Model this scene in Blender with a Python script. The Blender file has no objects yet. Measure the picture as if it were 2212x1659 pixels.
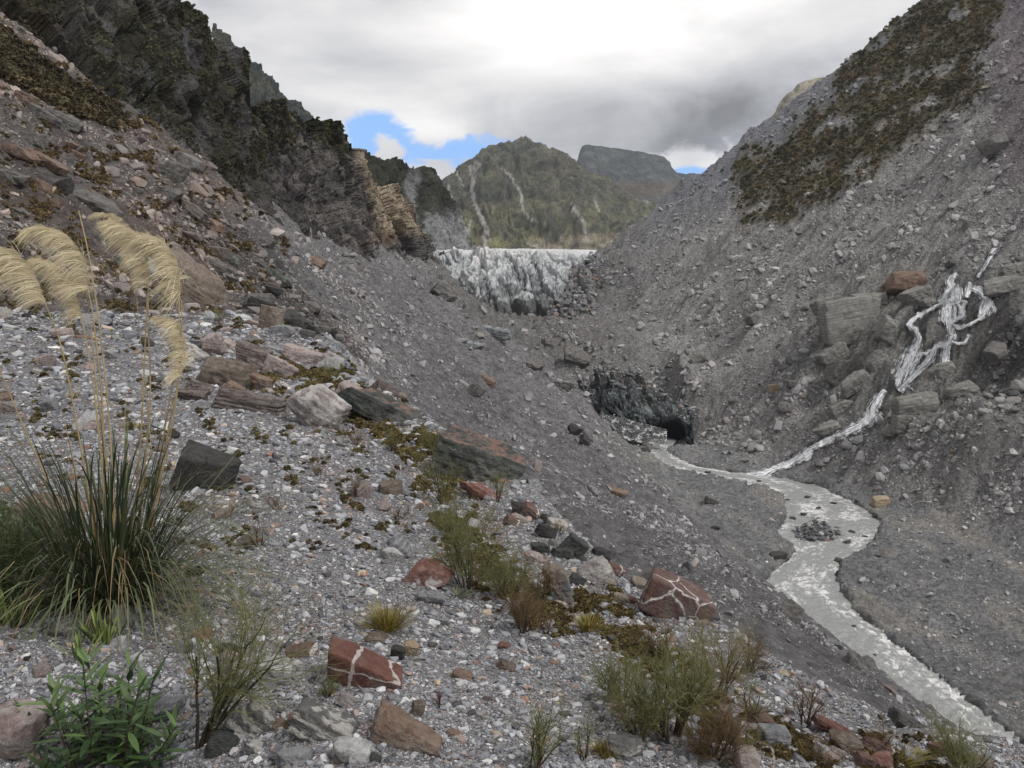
import bpy, math, random
import numpy as np
from mathutils import Vector, Matrix, Euler
R = math.radians
rng = np.random.default_rng(7)
random.seed(7)
sc = bpy.context.scene

# ------------------------------------------------------------------ camera
F = 1703.0; CU = 1106.0; CV = 829.5; TH = math.atan(190 / F)
cT, sT = math.cos(TH), math.sin(TH)
cam = bpy.data.cameras.new('camera'); co = bpy.data.objects.new('camera', cam)
sc.collection.objects.link(co); sc.camera = co
cam.sensor_fit = 'HORIZONTAL'; cam.angle = 2 * math.atan(CU / F)
cam.clip_start = 0.05; cam.clip_end = 30000
co.location = (0, 0, 0); co.rotation_euler = (math.pi / 2 - TH, 0, 0)

# ------------------------------------------------------------------ world: broken cloud over a blue sky
def W(nt, t, **k):
    n = nt.nodes.new(t)
    for a, b in k.items(): setattr(n, a, b)
    return n
def put(nt, n, key, val):
    if isinstance(val, bpy.types.NodeSocket): nt.links.new(val, n.inputs[key])
    elif val is not None: n.inputs[key].default_value = val
def Mth(nt, op, a, b=None, c=None, clamp=False):
    n = W(nt, 'ShaderNodeMath', operation=op, use_clamp=clamp)
    put(nt, n, 0, a); put(nt, n, 1, b); put(nt, n, 2, c); return n.outputs[0]
def Mix(nt, f, a, b, blend='MIX'):
    n = W(nt, 'ShaderNodeMix', data_type='RGBA', blend_type=blend)
    put(nt, n, 0, f)
    for k, v in ((6, a), (7, b)):
        put(nt, n, k, tuple(v) + (1,) if isinstance(v, tuple) and len(v) == 3 else v)
    return n.outputs[2]
def Noise(nt, vec, scale, detail=4, rough=.5, dist=0.0, out=0, dim='3D'):
    n = W(nt, 'ShaderNodeTexNoise', noise_dimensions=dim)
    put(nt, n, 'Vector', vec); put(nt, n, 'Scale', scale); put(nt, n, 'Detail', detail)
    put(nt, n, 'Roughness', rough); put(nt, n, 'Distortion', dist); return n.outputs[out]
def Ramp(nt, f, *st):
    n = W(nt, 'ShaderNodeValToRGB'); put(nt, n, 0, f); e = n.color_ramp.elements
    while len(e) < len(st): e.new(.5)
    for k, (p, c) in enumerate(st):
        e[k].position = p; e[k].color = (c, c, c, 1) if isinstance(c, (int, float)) else tuple(c) + (1,)
    return n.outputs[0]
def Map(nt, vec, scale=(1, 1, 1), loc=(0, 0, 0), rot=(0, 0, 0)):
    n = W(nt, 'ShaderNodeMapping'); put(nt, n, 0, vec)
    n.inputs[1].default_value = loc; n.inputs[2].default_value = rot; n.inputs[3].default_value = scale
    return n.outputs[0]
def SStep(nt, x, a, b, lo=0.0, hi=1.0):
    n = W(nt, 'ShaderNodeMapRange', interpolation_type='SMOOTHSTEP')
    for k, v in enumerate((x, a, b, lo, hi)): put(nt, n, k, v)
    return n.outputs[0]

def ray(u, v):
    a = (np.asarray(u, float) - CU) / F; b = (CV - np.asarray(v, float)) / F
    k = cT + b * sT
    return a / k, (-sT + b * cT) / k
def proj(x, y, z):
    f = y * cT - z * sT; up = y * sT + z * cT
    f = np.maximum(f, 1e-3)
    return CU + F * x / f, CV - F * up / f
def P(u, v, y):
    a, e = ray(u, v); return np.array([a * y, y + 0 * a, e * y])

SUN_EL, SUN_AZ = R(52), R(118)      # azimuth from +Y towards +X
world = bpy.data.worlds.new('World'); sc.world = world; world.use_nodes = True
nt = world.node_tree; nt.nodes.clear()
tc = W(nt, 'ShaderNodeTexCoord'); D = tc.outputs['Generated']
sky = W(nt, 'ShaderNodeTexSky', sky_type='NISHITA'); sky.sun_disc = False
sky.sun_elevation = SUN_EL; sky.sun_rotation = SUN_AZ
sx = W(nt, 'ShaderNodeSeparateXYZ'); nt.links.new(D, sx.inputs[0])
def blob(u, v, su, sv):
    """soft distance from a direction, su / sv in picture units; the field continues smoothly elsewhere"""
    a, e = ray(u, v); d = np.array([a, 1, e]); d /= np.linalg.norm(d)
    m = Map(nt, D, (F / su, 1.2, F / sv), (-d[0] * F / su, -d[1] * 1.2, -d[2] * F / sv))
    n = W(nt, 'ShaderNodeVectorMath', operation='LENGTH'); nt.links.new(m, n.inputs[0])
    return n.outputs['Value']
stretch = Map(nt, D, (1, 1, 2.6))
n1 = Noise(nt, stretch, 2.6, 7, .55, .4)
n2 = Noise(nt, Map(nt, D, (1, 1, 2.0), (4.1, 0, 0)), 7.0, 8, .6, .6)
n3 = Noise(nt, Map(nt, D, (1, 1, 1.6), (9, 3, 0)), 15.0, 8, .62, .3)
wob = Mth(nt, 'ADD', Mth(nt, 'MULTIPLY', Mth(nt, 'SUBTRACT', n2, .5), 3.2), Mth(nt, 'MULTIPLY', Mth(nt, 'SUBTRACT', n3, .5), 4.6))
# cloud tone
lum = Mth(nt, 'ADD', .51, Mth(nt, 'ADD', Mth(nt, 'MULTIPLY', Mth(nt, 'SUBTRACT', n1, .5), 1.0), Mth(nt, 'MULTIPLY', Mth(nt, 'SUBTRACT', n2, .5), .28)))
dark = SStep(nt, Mth(nt, 'ADD', blob(1560, 275, 520, 135), Mth(nt, 'MULTIPLY', Mth(nt, 'SUBTRACT', n2, .5), .5)), 1.25, .1, 0, 1)
bright = SStep(nt, Mth(nt, 'ADD', blob(1290, 40, 520, 110), Mth(nt, 'MULTIPLY', Mth(nt, 'SUBTRACT', n2, .5), .9)), 1.3, .0, 0, 1)
puff = SStep(nt, Mth(nt, 'ADD', blob(1560, 352, 150, 32), wob), 1.2, .3, 0, 1)
lum = Mth(nt, 'SUBTRACT', lum, Mth(nt, 'MULTIPLY', dark, .27))
lum = Mth(nt, 'ADD', lum, Mth(nt, 'MULTIPLY', bright, .26))
lum = Mth(nt, 'ADD', lum, Mth(nt, 'MULTIPLY', puff, .30))
lowb = SStep(nt, blob(930, 275, 150, 40), 1.3, .2, 0, 1)
lum = Mth(nt, 'ADD', lum, Mth(nt, 'MULTIPLY', lowb, .16))
lum = Mth(nt, 'MAXIMUM', lum, .15)
tint = Mix(nt, SStep(nt, lum, .25, .7), (.97, .985, 1.05), (1.02, 1.0, .985))
cl = W(nt, 'ShaderNodeVectorMath', operation='SCALE'); nt.links.new(tint, cl.inputs[0]); nt.links.new(Mth(nt, 'MULTIPLY', lum, 10.0), cl.inputs['Scale'])
# gaps of blue
hole = Mth(nt, 'MINIMUM', Mth(nt, 'MINIMUM', blob(812, 300, 78, 50), blob(1010, 345, 150, 40)), Mth(nt, 'MINIMUM', blob(900, 360, 120, 50), blob(1500, 384, 60, 22)))
hole = SStep(nt, Mth(nt, 'ADD', hole, Mth(nt, 'MULTIPLY', wob, .40)), 1.15, .70, 0, 1)
puff2 = SStep(nt, Mth(nt, 'ADD', Mth(nt, 'MINIMUM', blob(945, 372, 52, 34), blob(838, 325, 26, 30)), Mth(nt, 'MULTIPLY', wob, .7)), 1.1, .5, 0, 1)
hole = Mth(nt, 'MULTIPLY', hole, Mth(nt, 'SUBTRACT', 1.0, puff2))
blue = Mix(nt, .85, sky.outputs[0], (2.0, 4.0, 7.8))
colr = Mix(nt, hole, cl.outputs[0], blue)
bg = W(nt, 'ShaderNodeBackground'); put(nt, bg, 0, colr); bg.inputs[1].default_value = 0.1
wo = W(nt, 'ShaderNodeOutputWorld'); nt.links.new(bg.outputs[0], wo.inputs[0])
world.cycles.sampling_method = 'MANUAL'; world.cycles.sample_map_resolution = 512

sun = bpy.data.lights.new('sun', 'SUN'); so = bpy.data.objects.new('sun', sun); sc.collection.objects.link(so)
sun.energy = 1.6; sun.angle = R(14); sun.color = (1, .965, .92)
sd = Vector((math.sin(SUN_AZ) * math.cos(SUN_EL), math.cos(SUN_AZ) * math.cos(SUN_EL), math.sin(SUN_EL)))
so.rotation_euler = sd.to_track_quat('Z', 'Y').to_euler()
sc.view_settings.view_transform = 'Standard'; sc.view_settings.look = 'None'
sc.view_settings.exposure = 0.53; sc.view_settings.gamma = 1; sc.view_settings.use_curve_mapping = False
sc.cycles.use_denoising = True
sc.cycles.max_bounces = 5; sc.cycles.diffuse_bounces = 3; sc.cycles.transparent_max_bounces = 8

HAZE = .00005
# ------------------------------------------------------------------ noise and small maths
_p = np.random.default_rng(3).permutation(4096).astype(np.int64); _p = np.concatenate([_p, _p])
_ga = np.random.default_rng(4).uniform(0, 2 * np.pi, 4096); _gx, _gy = np.cos(_ga).astype(np.float32), np.sin(_ga).astype(np.float32)
_g3 = np.random.default_rng(5).normal(size=(4096, 3)).astype(np.float32); _g3 /= np.linalg.norm(_g3, axis=1, keepdims=True)
def pn2(x, y):
    xi = np.floor(x); yi = np.floor(y); fx = (x - xi).astype(np.float32); fy = (y - yi).astype(np.float32)
    xi = xi.astype(np.int64) & 4095; yi = yi.astype(np.int64) & 4095; x1 = (xi + 1) & 4095; y1 = (yi + 1) & 4095
    a = _p[xi]; b = _p[x1]
    def g(h, dx, dy): return _gx[h] * dx + _gy[h] * dy
    sxx = fx * fx * fx * (fx * (fx * 6 - 15) + 10); syy = fy * fy * fy * (fy * (fy * 6 - 15) + 10)
    n00 = g(_p[a + yi], fx, fy); n10 = g(_p[b + yi], fx - 1, fy)
    n01 = g(_p[a + y1], fx, fy - 1); n11 = g(_p[b + y1], fx - 1, fy - 1)
    i0 = n00 + sxx * (n10 - n00); i1 = n01 + sxx * (n11 - n01)
    return (i0 + syy * (i1 - i0)) * 1.5
def pn3(p):
    pi = np.floor(p); f = (p - pi).astype(np.float32); pi = pi.astype(np.int64) & 4095; q = (pi + 1) & 4095
    s = f * f * f * (f * (f * 6 - 15) + 10); out = 0
    for i in (0, 1):
        X = q[:, 0] if i else pi[:, 0]; wx = s[:, 0] if i else 1 - s[:, 0]; hx = _p[X]
        for j in (0, 1):
            Y = q[:, 1] if j else pi[:, 1]; wy = s[:, 1] if j else 1 - s[:, 1]; hy = _p[hx + Y]
            for k in (0, 1):
                Z = q[:, 2] if k else pi[:, 2]; wz = s[:, 2] if k else 1 - s[:, 2]
                h = _p[hy + Z]; g = _g3[h]
                out = out + wx * wy * wz * (g[:, 0] * (f[:, 0] - i) + g[:, 1] * (f[:, 1] - j) + g[:, 2] * (f[:, 2] - k))
    return out * 1.6
def fbm2(x, y, o=4, g=.5, l=2.03):
    s = 0; a = 1; t = 0
    for k in range(o):
        s = s + a * pn2(x + 17.3 * k, y - 9.1 * k); t += a; a *= g; x = x * l; y = y * l
    return s / t
def rid2(x, y, o=4, g=.5, l=2.03):
    s = 0; a = 1; t = 0
    for k in range(o):
        s = s + a * (1 - 2 * np.abs(pn2(x + 7.3 * k, y + 3.1 * k))); t += a; a *= g; x = x * l; y = y * l
    return s / t
def fbm3(p, o=4, g=.5, l=2.03):
    s = 0; a = 1; t = 0
    for k in range(o): s = s + a * pn3(p + 13.7 * k); t += a; a *= g; p = p * l
    return s / t
def rid3(p, o=4, g=.5, l=2.03):
    s = 0; a = 1; t = 0
    for k in range(o): s = s + a * (1 - 2 * np.abs(pn3(p + 5.7 * k))); t += a; a *= g; p = p * l
    return s / t
def wor3(p, seed=0):
    """cells: distance to the nearest and second nearest feature point, and a value per cell"""
    pi = np.floor(p).astype(np.int64); f = p - pi; d1 = np.full(len(p), 9.); d2 = np.full(len(p), 9.); val = np.zeros(len(p))
    for i in (-1, 0, 1):
        for j in (-1, 0, 1):
            for k in (-1, 0, 1):
                h = _p[(_p[(_p[(pi[:, 0] + i + seed) & 4095] + pi[:, 1] + j) & 4095] + pi[:, 2] + k) & 4095]
                g = _g3[h]; q_ = g * .45 + .5 + np.array([i, j, k]) - f; d = (q_ * q_).sum(1)
                n1_ = d < d1; d2 = np.where(n1_, d1, np.minimum(d2, d)); val = np.where(n1_, g[:, 0] * .5 + g[:, 2] * .5, val); d1 = np.where(n1_, d, d1)
    return np.sqrt(d1), np.sqrt(d2), val
def crag(p, al, size, zs=.5, tilt=.5):
    q_ = np.stack([al, p[:, 0] * .6, p[:, 2] * zs + al * tilt], 1) / size; q_ = q_ + .18 * fbm3(q_ * 1.7, 3)[:, None]
    a_, b_, v_ = wor3(q_); return v_ * 1.6 - .55 * ss(b_ - a_, .22, 0)
def ss(x, a, b):
    t = np.clip((x - a) / (b - a), 0, 1); return t * t * (3 - 2 * t)
def smax(a, b, k):
    h = np.clip(.5 + .5 * (a - b) / k, 0, 1); return b + (a - b) * h + k * h * (1 - h)
def lerp(a, b, t):
    t = np.asarray(t)[..., None]; return np.asarray(a) * (1 - t) + np.asarray(b) * t
def poly_in(u, v, poly):
    poly = np.array(poly, float); ins = np.zeros(u.shape, bool); j = len(poly) - 1
    for i in range(len(poly)):
        xi, yi = poly[i]; xj, yj = poly[j]
        c = ((yi > v) != (yj > v)) & (u < (xj - xi) * (v - yi) / (yj - yi + 1e-9) + xi)
        ins ^= c; j = i
    return ins
def line_d(u, v, pts):
    d = np.full(u.shape, 1e9)
    for (a, b), (c, e) in zip(pts[:-1], pts[1:]):
        t = np.clip(((u - a) * (c - a) + (v - b) * (e - b)) / ((c - a) ** 2 + (e - b) ** 2 + 1e-9), 0, 1)
        d = np.minimum(d, np.hypot(u - a - t * (c - a), v - b - t * (e - b)))
    return d

# ------------------------------------------------------------------ object helpers
def mesh_np(name, v, f, mat=None, col=None, smooth=True, attrs=None):
    me = bpy.data.meshes.new(name); v = np.asarray(v, np.float32); f = np.asarray(f, np.int32)
    me.vertices.add(len(v)); me.vertices.foreach_set('co', v.ravel())
    k = f.shape[1]; n = len(f)
    me.loops.add(n * k); me.loops.foreach_set('vertex_index', f.ravel())
    me.polygons.add(n); me.polygons.foreach_set('loop_start', np.arange(0, n * k, k, dtype=np.int32))
    me.polygons.foreach_set('use_smooth', np.full(n, smooth))
    if col is not None:
        a = me.color_attributes.new('Col', 'FLOAT_COLOR', 'POINT')
        c = np.ones((len(v), 4), np.float32); c[:, :3] = col; a.data.foreach_set('color', c.ravel())
    for an, (ty, dat) in (attrs or {}).items():
        a = me.attributes.new(an, ty, 'POINT'); a.data.foreach_set('value' if ty == 'FLOAT' else 'vector', np.asarray(dat, np.float32).ravel())
    me.update(calc_edges=True)
    if mat: me.materials.append(mat)
    return me
def link(name, data, parent=None, label=None, cat=None, group=None, kind=None, loc=None):
    o = bpy.data.objects.new(name, data); sc.collection.objects.link(o)
    if parent: o.parent = parent
    for k, val in (('label', label), ('category', cat), ('group', group), ('kind', kind)):
        if val: o[k] = val
    if loc is not None: o.location = loc
    return o
def grid_faces(nu, nv):
    i = np.arange(nu - 1)[:, None] * nv + np.arange(nv - 1)[None, :]
    return np.stack([i, i + nv, i + nv + 1, i + 1], -1).reshape(-1, 4)

# ------------------------------------------------------------------ the ground as a height function (metres, eye at 0)
RB_L = [(1352,957),(1400,968),(1440,1000),(1480,1018),(1560,1031),(1640,1046),(1700,1066),(1704,1110),(1685,1150),(1728,1190),(1690,1225),(1655,1258),(1648,1278),(1715,1335),(1750,1385),(1825,1430),(1850,1475),(1930,1525),(2000,1565),(2100,1625),(2200,1700),(2260,1760)]
RB_R = [(1450,952),(1432,972),(1452,988),(1500,1008),(1600,1022),(1680,1032),(1760,1050),(1850,1090),(1895,1125),(1890,1160),(1850,1195),(1810,1210),(1800,1262),(1830,1310),(1900,1372),(2000,1450),(2100,1530),(2212,1622),(2300,1690),(2400,1760)]
def zr(y): return np.interp(y, [0, 70, 120, 180, 240], [-48, -47.6, -46.2, -45.2, -44.2])
def bank(pts):
    out = []
    for u, v in pts:
        a, e = ray(u, v); y = 120.
        for _ in range(30): y = zr(y) / e
        out.append((y, a * y))
    return np.array(sorted(out))
BL, BR = bank(RB_L), bank(RB_R)
def rx(y, b): return np.interp(y, b[:, 0], b[:, 1])

EDGE_Y = [0, 3.6, 4.3, 5, 6, 7, 10, 13, 20, 32, 45, 60, 90, 150]
EDGE_X = [2.4, 2.34, 2.2, 1.74, 1.45, .85, .05, -1.3, -4.1, -7.8, -13, -20, -36, -60]
EDGE_Z = [-2.15, -2.18, -2.45, -2.45, -2.45, -2.5, -2.4, -2.25, -1.95, -1.6, -1.4, -1.2, -1, -1]
def G0(x, y):
    """large shapes"""
    xL = np.interp(y, [0, 70, 85, 100, 128, 160, 240, 600], [60, 50, 46, 43.5, 41.5, 38.5, 38, 38])
    zl = .7 * (38 - x) - 46 + .7 * (xL - 38) * ss(x, -8, 25)
    r = np.interp(y, [0, 60, 80, 100, 115, 130, 150, 200, 300, 450], [0, 2, 6, 8, 5.5, 2.7, -1, -4, -4, 3])
    zl = zl + r * ss(-x, 8, 50)
    x0 = 64 - .364 * (y - 220)
    zrw = .78 * (x - x0) - 45 - 7 * ss(y, 330, 480)
    far = ss(y, 503, 640) * 260 + np.maximum(y - 505, 0) * .9
    zrw = zrw - far
    fl = np.interp(y, [0, 75, 120, 160, 200, 238, 246, 264, 300, 330, 380, 430, 480, 560], [-47.5, -47, -45.7, -45.0, -44.3, -43.6, -40.5, -27, -21, -18, -14, -4, 12, 18])
    z = smax(zl, fl, 3.0); z = smax(z, zrw, 5.0)
    # near terrace
    xe = np.interp(y, EDGE_Y, EDGE_X); s = x - xe
    zt = np.interp(y, EDGE_Y, EDGE_Z) + .15 * np.clip(-s, -1, 3.2) + .03 * np.clip(-s - 3.2, 0, 20)
    zt = zt - 1.05 * np.where(s > 0, s, 0) * ss(s, -.1, .5)
    k = np.clip(y * .05, .15, 2.0)
    z = smax(zt, z, k)
    return z
def G(x, y, full=True):
    z = G0(x, y)
    xe = np.interp(y, EDGE_Y, EDGE_X)
    near = ss(-(x - xe), -1.5, 1.0) * (1 - ss(y, 22, 50))
    slope = 1 - near
    x0 = 64 - .364 * (y - 220)
    rw = ss(x - x0, -6, 14)
    lw = ss(-x + 36, 0, 16) * (1 - rw)
    flat = 1 - np.clip(rw + lw, 0, 1)
    dist = np.clip(y / 140, .15, 1.6)
    # broad relief
    c = -.34 * x + .94 * y; h = .94 * x + .34 * y
    w = fbm2(x / 30, y / 30, 3)
    rg = rid2((c + 6 * w) / 26, h / 130, 4, .55)
    up = ss(h, 95, 190)
    fs = rid2((c + 5 * w) / 9, h / 70 + 2, 3, .6) * (.5 + .9 * up) + rid2((c + 4 * w) / 3.6, h / 34, 3, .6) * (.22 + .35 * up)
    z = z + rw * (rg * (2.6 + 4.4 * up) + fs * 3.0 + fbm2(x / 24 + 5, y / 24, 5, .55) * 3.6)
    z = z + lw * slope * dist * (rid2((y + 4 * w) / 17, x / 60 + 3, 4, .6) * 2.4 + fbm2(x / 15, y / 15, 5, .58) * 2.8 + rid2((y + 3 * w) / 4.5, x / 22 + 3, 3, .6) * .9)
    tong = ss(y, 246, 275) * (1 - rw)
    z = z + tong * (rid2((x + 14 * w) / 15, (y - .4 * x) / 24, 5, .6) * 5.0 + fbm2(x / 34 + 3, y / 34, 4, .55) * 4.5)
    z = z + flat * (1 - ss(y, 235, 260)) * (fbm2(x / 9, y / 14, 4) * .45 - .35 * ss(y, 160, 185))
    # rock spurs near the fall on the right
    uu, vv = proj(x, y, z)
    spur = np.exp(-((uu - 2190) / 110) ** 2 - ((vv - 700) / 90) ** 2) * 9 + np.exp(-((uu - 2040) / 120) ** 2 - ((vv - 930) / 50) ** 2) * 3.0
    out = np.exp(-((uu - 1880) / 110) ** 2 - ((vv - 720) / 110) ** 2)
    z = z + rw * (spur + out * 3.5)
    out2 = rw * np.clip(np.exp(-((uu - 1960) / 190) ** 4 - ((vv - 745) / 190) ** 4), 0, 1)
    blk = pn2(x / 7.5 + 2, y / 7.5); z = z + out2 * (np.round(blk * 4) * .9 + rid2(x / 5, y / 5, 3) * .8)
    # river bed and banks
    dd = np.maximum(rx(y, BL) - x, x - rx(y, BR)) + fbm2(x / 3.1, y / 3.1, 3) * .9
    inr = (y > 55) & (y < 243)
    rv = ss(-dd, -1.2 - .8 * ss(y, 165, 190), .3) * inr
    z = z * (1 - rv) + (zr(y) - .9) * rv
    isl = np.clip(np.exp(-((uu - 1762) / 46) ** 2 - ((vv - 1150) / 17) ** 2) + .35 * np.exp(-((uu - 1770) / 90) ** 2 - ((vv - 1120) / 26) ** 2) + .30 * fbm2(x / 1.6, y / 1.6, 3) * np.exp(-((uu - 1765) / 90) ** 2 - ((vv - 1140) / 34) ** 2), 0, 1) * inr
    z = z + isl * 1.7
    cave = np.exp(-((x - 46) / 9) ** 4 - ((y - 252) / 20) ** 4); z = z - cave * np.maximum(z + 46, 0)
    if full:
        q = np.clip(y / 100, .04, 2.2)
        act = 1 - rv * .85
        z = z + act * slope * (fbm2(x / 4.0, y / 4.0, 4, .62) * 1.1 * ss(y, 12, 70) + rid2(x / 2.1, y / 2.1, 3, .6) * .3 * q)
        z = z + near * (fbm2(x / 3.0, y / 3.0, 4, .55) * .16 + fbm2(x / .5, y / .5, 3, .6) * .035 + ss(y, 14, 40) * fbm2(x / 2.5, y / 2.5 + 7, 3, .6) * .5)
        hol = np.exp(-((x + 1.9) / .7) ** 2 - ((y - 2.75) / .6) ** 2); z = z - near * hol * .45
    return z

ua = np.concatenate([np.linspace(-900, -150, 30, endpoint=False), np.linspace(-150, 2370, 800), np.linspace(2370, 3300, 36)[1:]])
aa = (ua - CU) / F
yy = np.concatenate([np.geomspace(1.0, 40, 400, endpoint=False), np.geomspace(40, 72, 50, endpoint=False), np.geomspace(72, 262, 330, endpoint=False), np.geomspace(262, 620, 190)])
NA, NY = len(aa), len(yy)
GX = aa[:, None] * yy[None, :]; GY = np.repeat(yy[None, :], NA, 0)
GX = GX.ravel(); GY = GY.ravel()
GZ = G(GX, GY)
GU, GV = proj(GX, GY, GZ)
GZg = GZ.reshape(NA, NY); GVg = GV.reshape(NA, NY)
runmin = np.minimum.accumulate(GVg, axis=1)
VIS = GVg <= runmin + 1e-6
def hit(u, v):
    """where the line of sight through (u, v) meets the ground"""
    a, e = ray(u, v)
    i = np.clip(np.searchsorted(aa, a) - 1, 0, NA - 2); t = (a - aa[i]) / (aa[i + 1] - aa[i])
    zc = GZg[i] * (1 - t) + GZg[i + 1] * t
    m = zc >= e * yy
    j = int(np.argmax(m)) if m.any() else NY - 1
    if j == 0: return np.array([a * yy[0], yy[0], zc[0]])
    f0 = zc[j - 1] - e * yy[j - 1]; f1 = zc[j] - e * yy[j]; w = -f0 / (f1 - f0 + 1e-9); w = min(max(w, 0), 1)
    y = yy[j - 1] + w * (yy[j] - yy[j - 1]); return np.array([a * y, y, zc[j - 1] + w * (zc[j] - zc[j - 1])])
def gz(x, y):
    a = x / y; i = int(np.clip(np.searchsorted(aa, a) - 1, 0, NA - 2)); t = (a - aa[i]) / (aa[i + 1] - aa[i])
    zc = GZg[i] * (1 - t) + GZg[i + 1] * t
    return float(np.interp(y, yy, zc))

# ---- the courses of the waterfall, in picture points
def q(X, Y): return (1751 + X * .243, 576 + Y * .243)
FALLS = [
    ([(1265,80),(1240,140),(1250,180),(1210,230),(1190,290),(1150,330)], [20,60,50,40,60,40]),
    ([(1210,305),(1060,380),(975,430),(900,485),(868,528),(930,560),(962,640),(935,710),(890,800),(850,890),(800,980),(765,1065)], [26,30,34,28,26,40,46,80,120,150,110,22]),
    ([(1260,180),(1300,215),(1300,290),(1215,310),(1230,400),(1225,490)], [40,80,100,80,110,110]),
    ([(1225,480),(1240,560),(1255,620),(1225,685),(1120,715),(1060,830),(965,925),(880,1020),(790,1105)], [60,50,70,60,40,60,40,50,60]),
    ([(1412,140),(1400,200),(1385,275)], [14,40,34]),
    ([(1405,185),(1500,215),(1570,300),(1560,370),(1530,430),(1500,480)], [30,60,70,110,60,20]),
    ([(1290,310),(1330,360),(1340,430)], [14,24,40]), ([(1365,300),(1350,380),(1350,440),(1235,495)], [26,24,50,22]),
    ([(1545,440),(1430,510),(1320,550),(1230,500)], [16,18,26,16]), ([(1215,700),(1200,790),(1190,860),(1180,925)], [24,60,60,60]),
    ([(965,770),(1030,775),(1060,740)], [30,26,14]), ([(1415,610),(1370,680),(1310,690),(1240,660)], [24,22,14,14]),
    ([(665,1100),(610,1170),(560,1260),(530,1340),(500,1385),(430,1420),(400,1450)], [24,70,90,90,70,60,100]),
    ([(400,1440),(280,1490),(170,1545),(60,1595),(0,1625)], [60,56,44,36,34]), ([(640,1310),(580,1350),(600,1400)], [20,30,14]),
]
FALLS = [([q(*k) for k in a], [w * .243 * 1.3 + 2 for w in ws]) for a, ws in FALLS]
NMAIN = len(FALLS)
for a, ws in list(FALLS):
    if max(ws) < 13: continue
    for k in range(int(max(ws) / 5)):
        rg = np.random.default_rng(len(FALLS)); o0, o1 = rg.uniform(-.5, .5, 2); i0 = rg.integers(0, max(1, len(a) - 2)); i1 = rg.integers(i0 + 2, len(a) + 1) if len(a) > i0 + 2 else len(a)
        FALLS.append(([(p[0] + ws[j] * (o0 + (o1 - o0) * j / len(a)), p[1] + rg.normal() * 1.5) for j, p in enumerate(a)][i0:i1], [rg.uniform(4, 8) for _ in a][i0:i1]))
FALLS += [([(1751,970),(1742,982),(1722,992),(1700,1004),(1672,1014),(1650,1026),(1612,1034)], [12,26,22,16,12,22,30]),
          ([(2160,528),(2142,548),(2130,572),(2112,600)], [10,12,8,8]), ([(2068,592),(2060,600)], [8, 12])]
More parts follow.
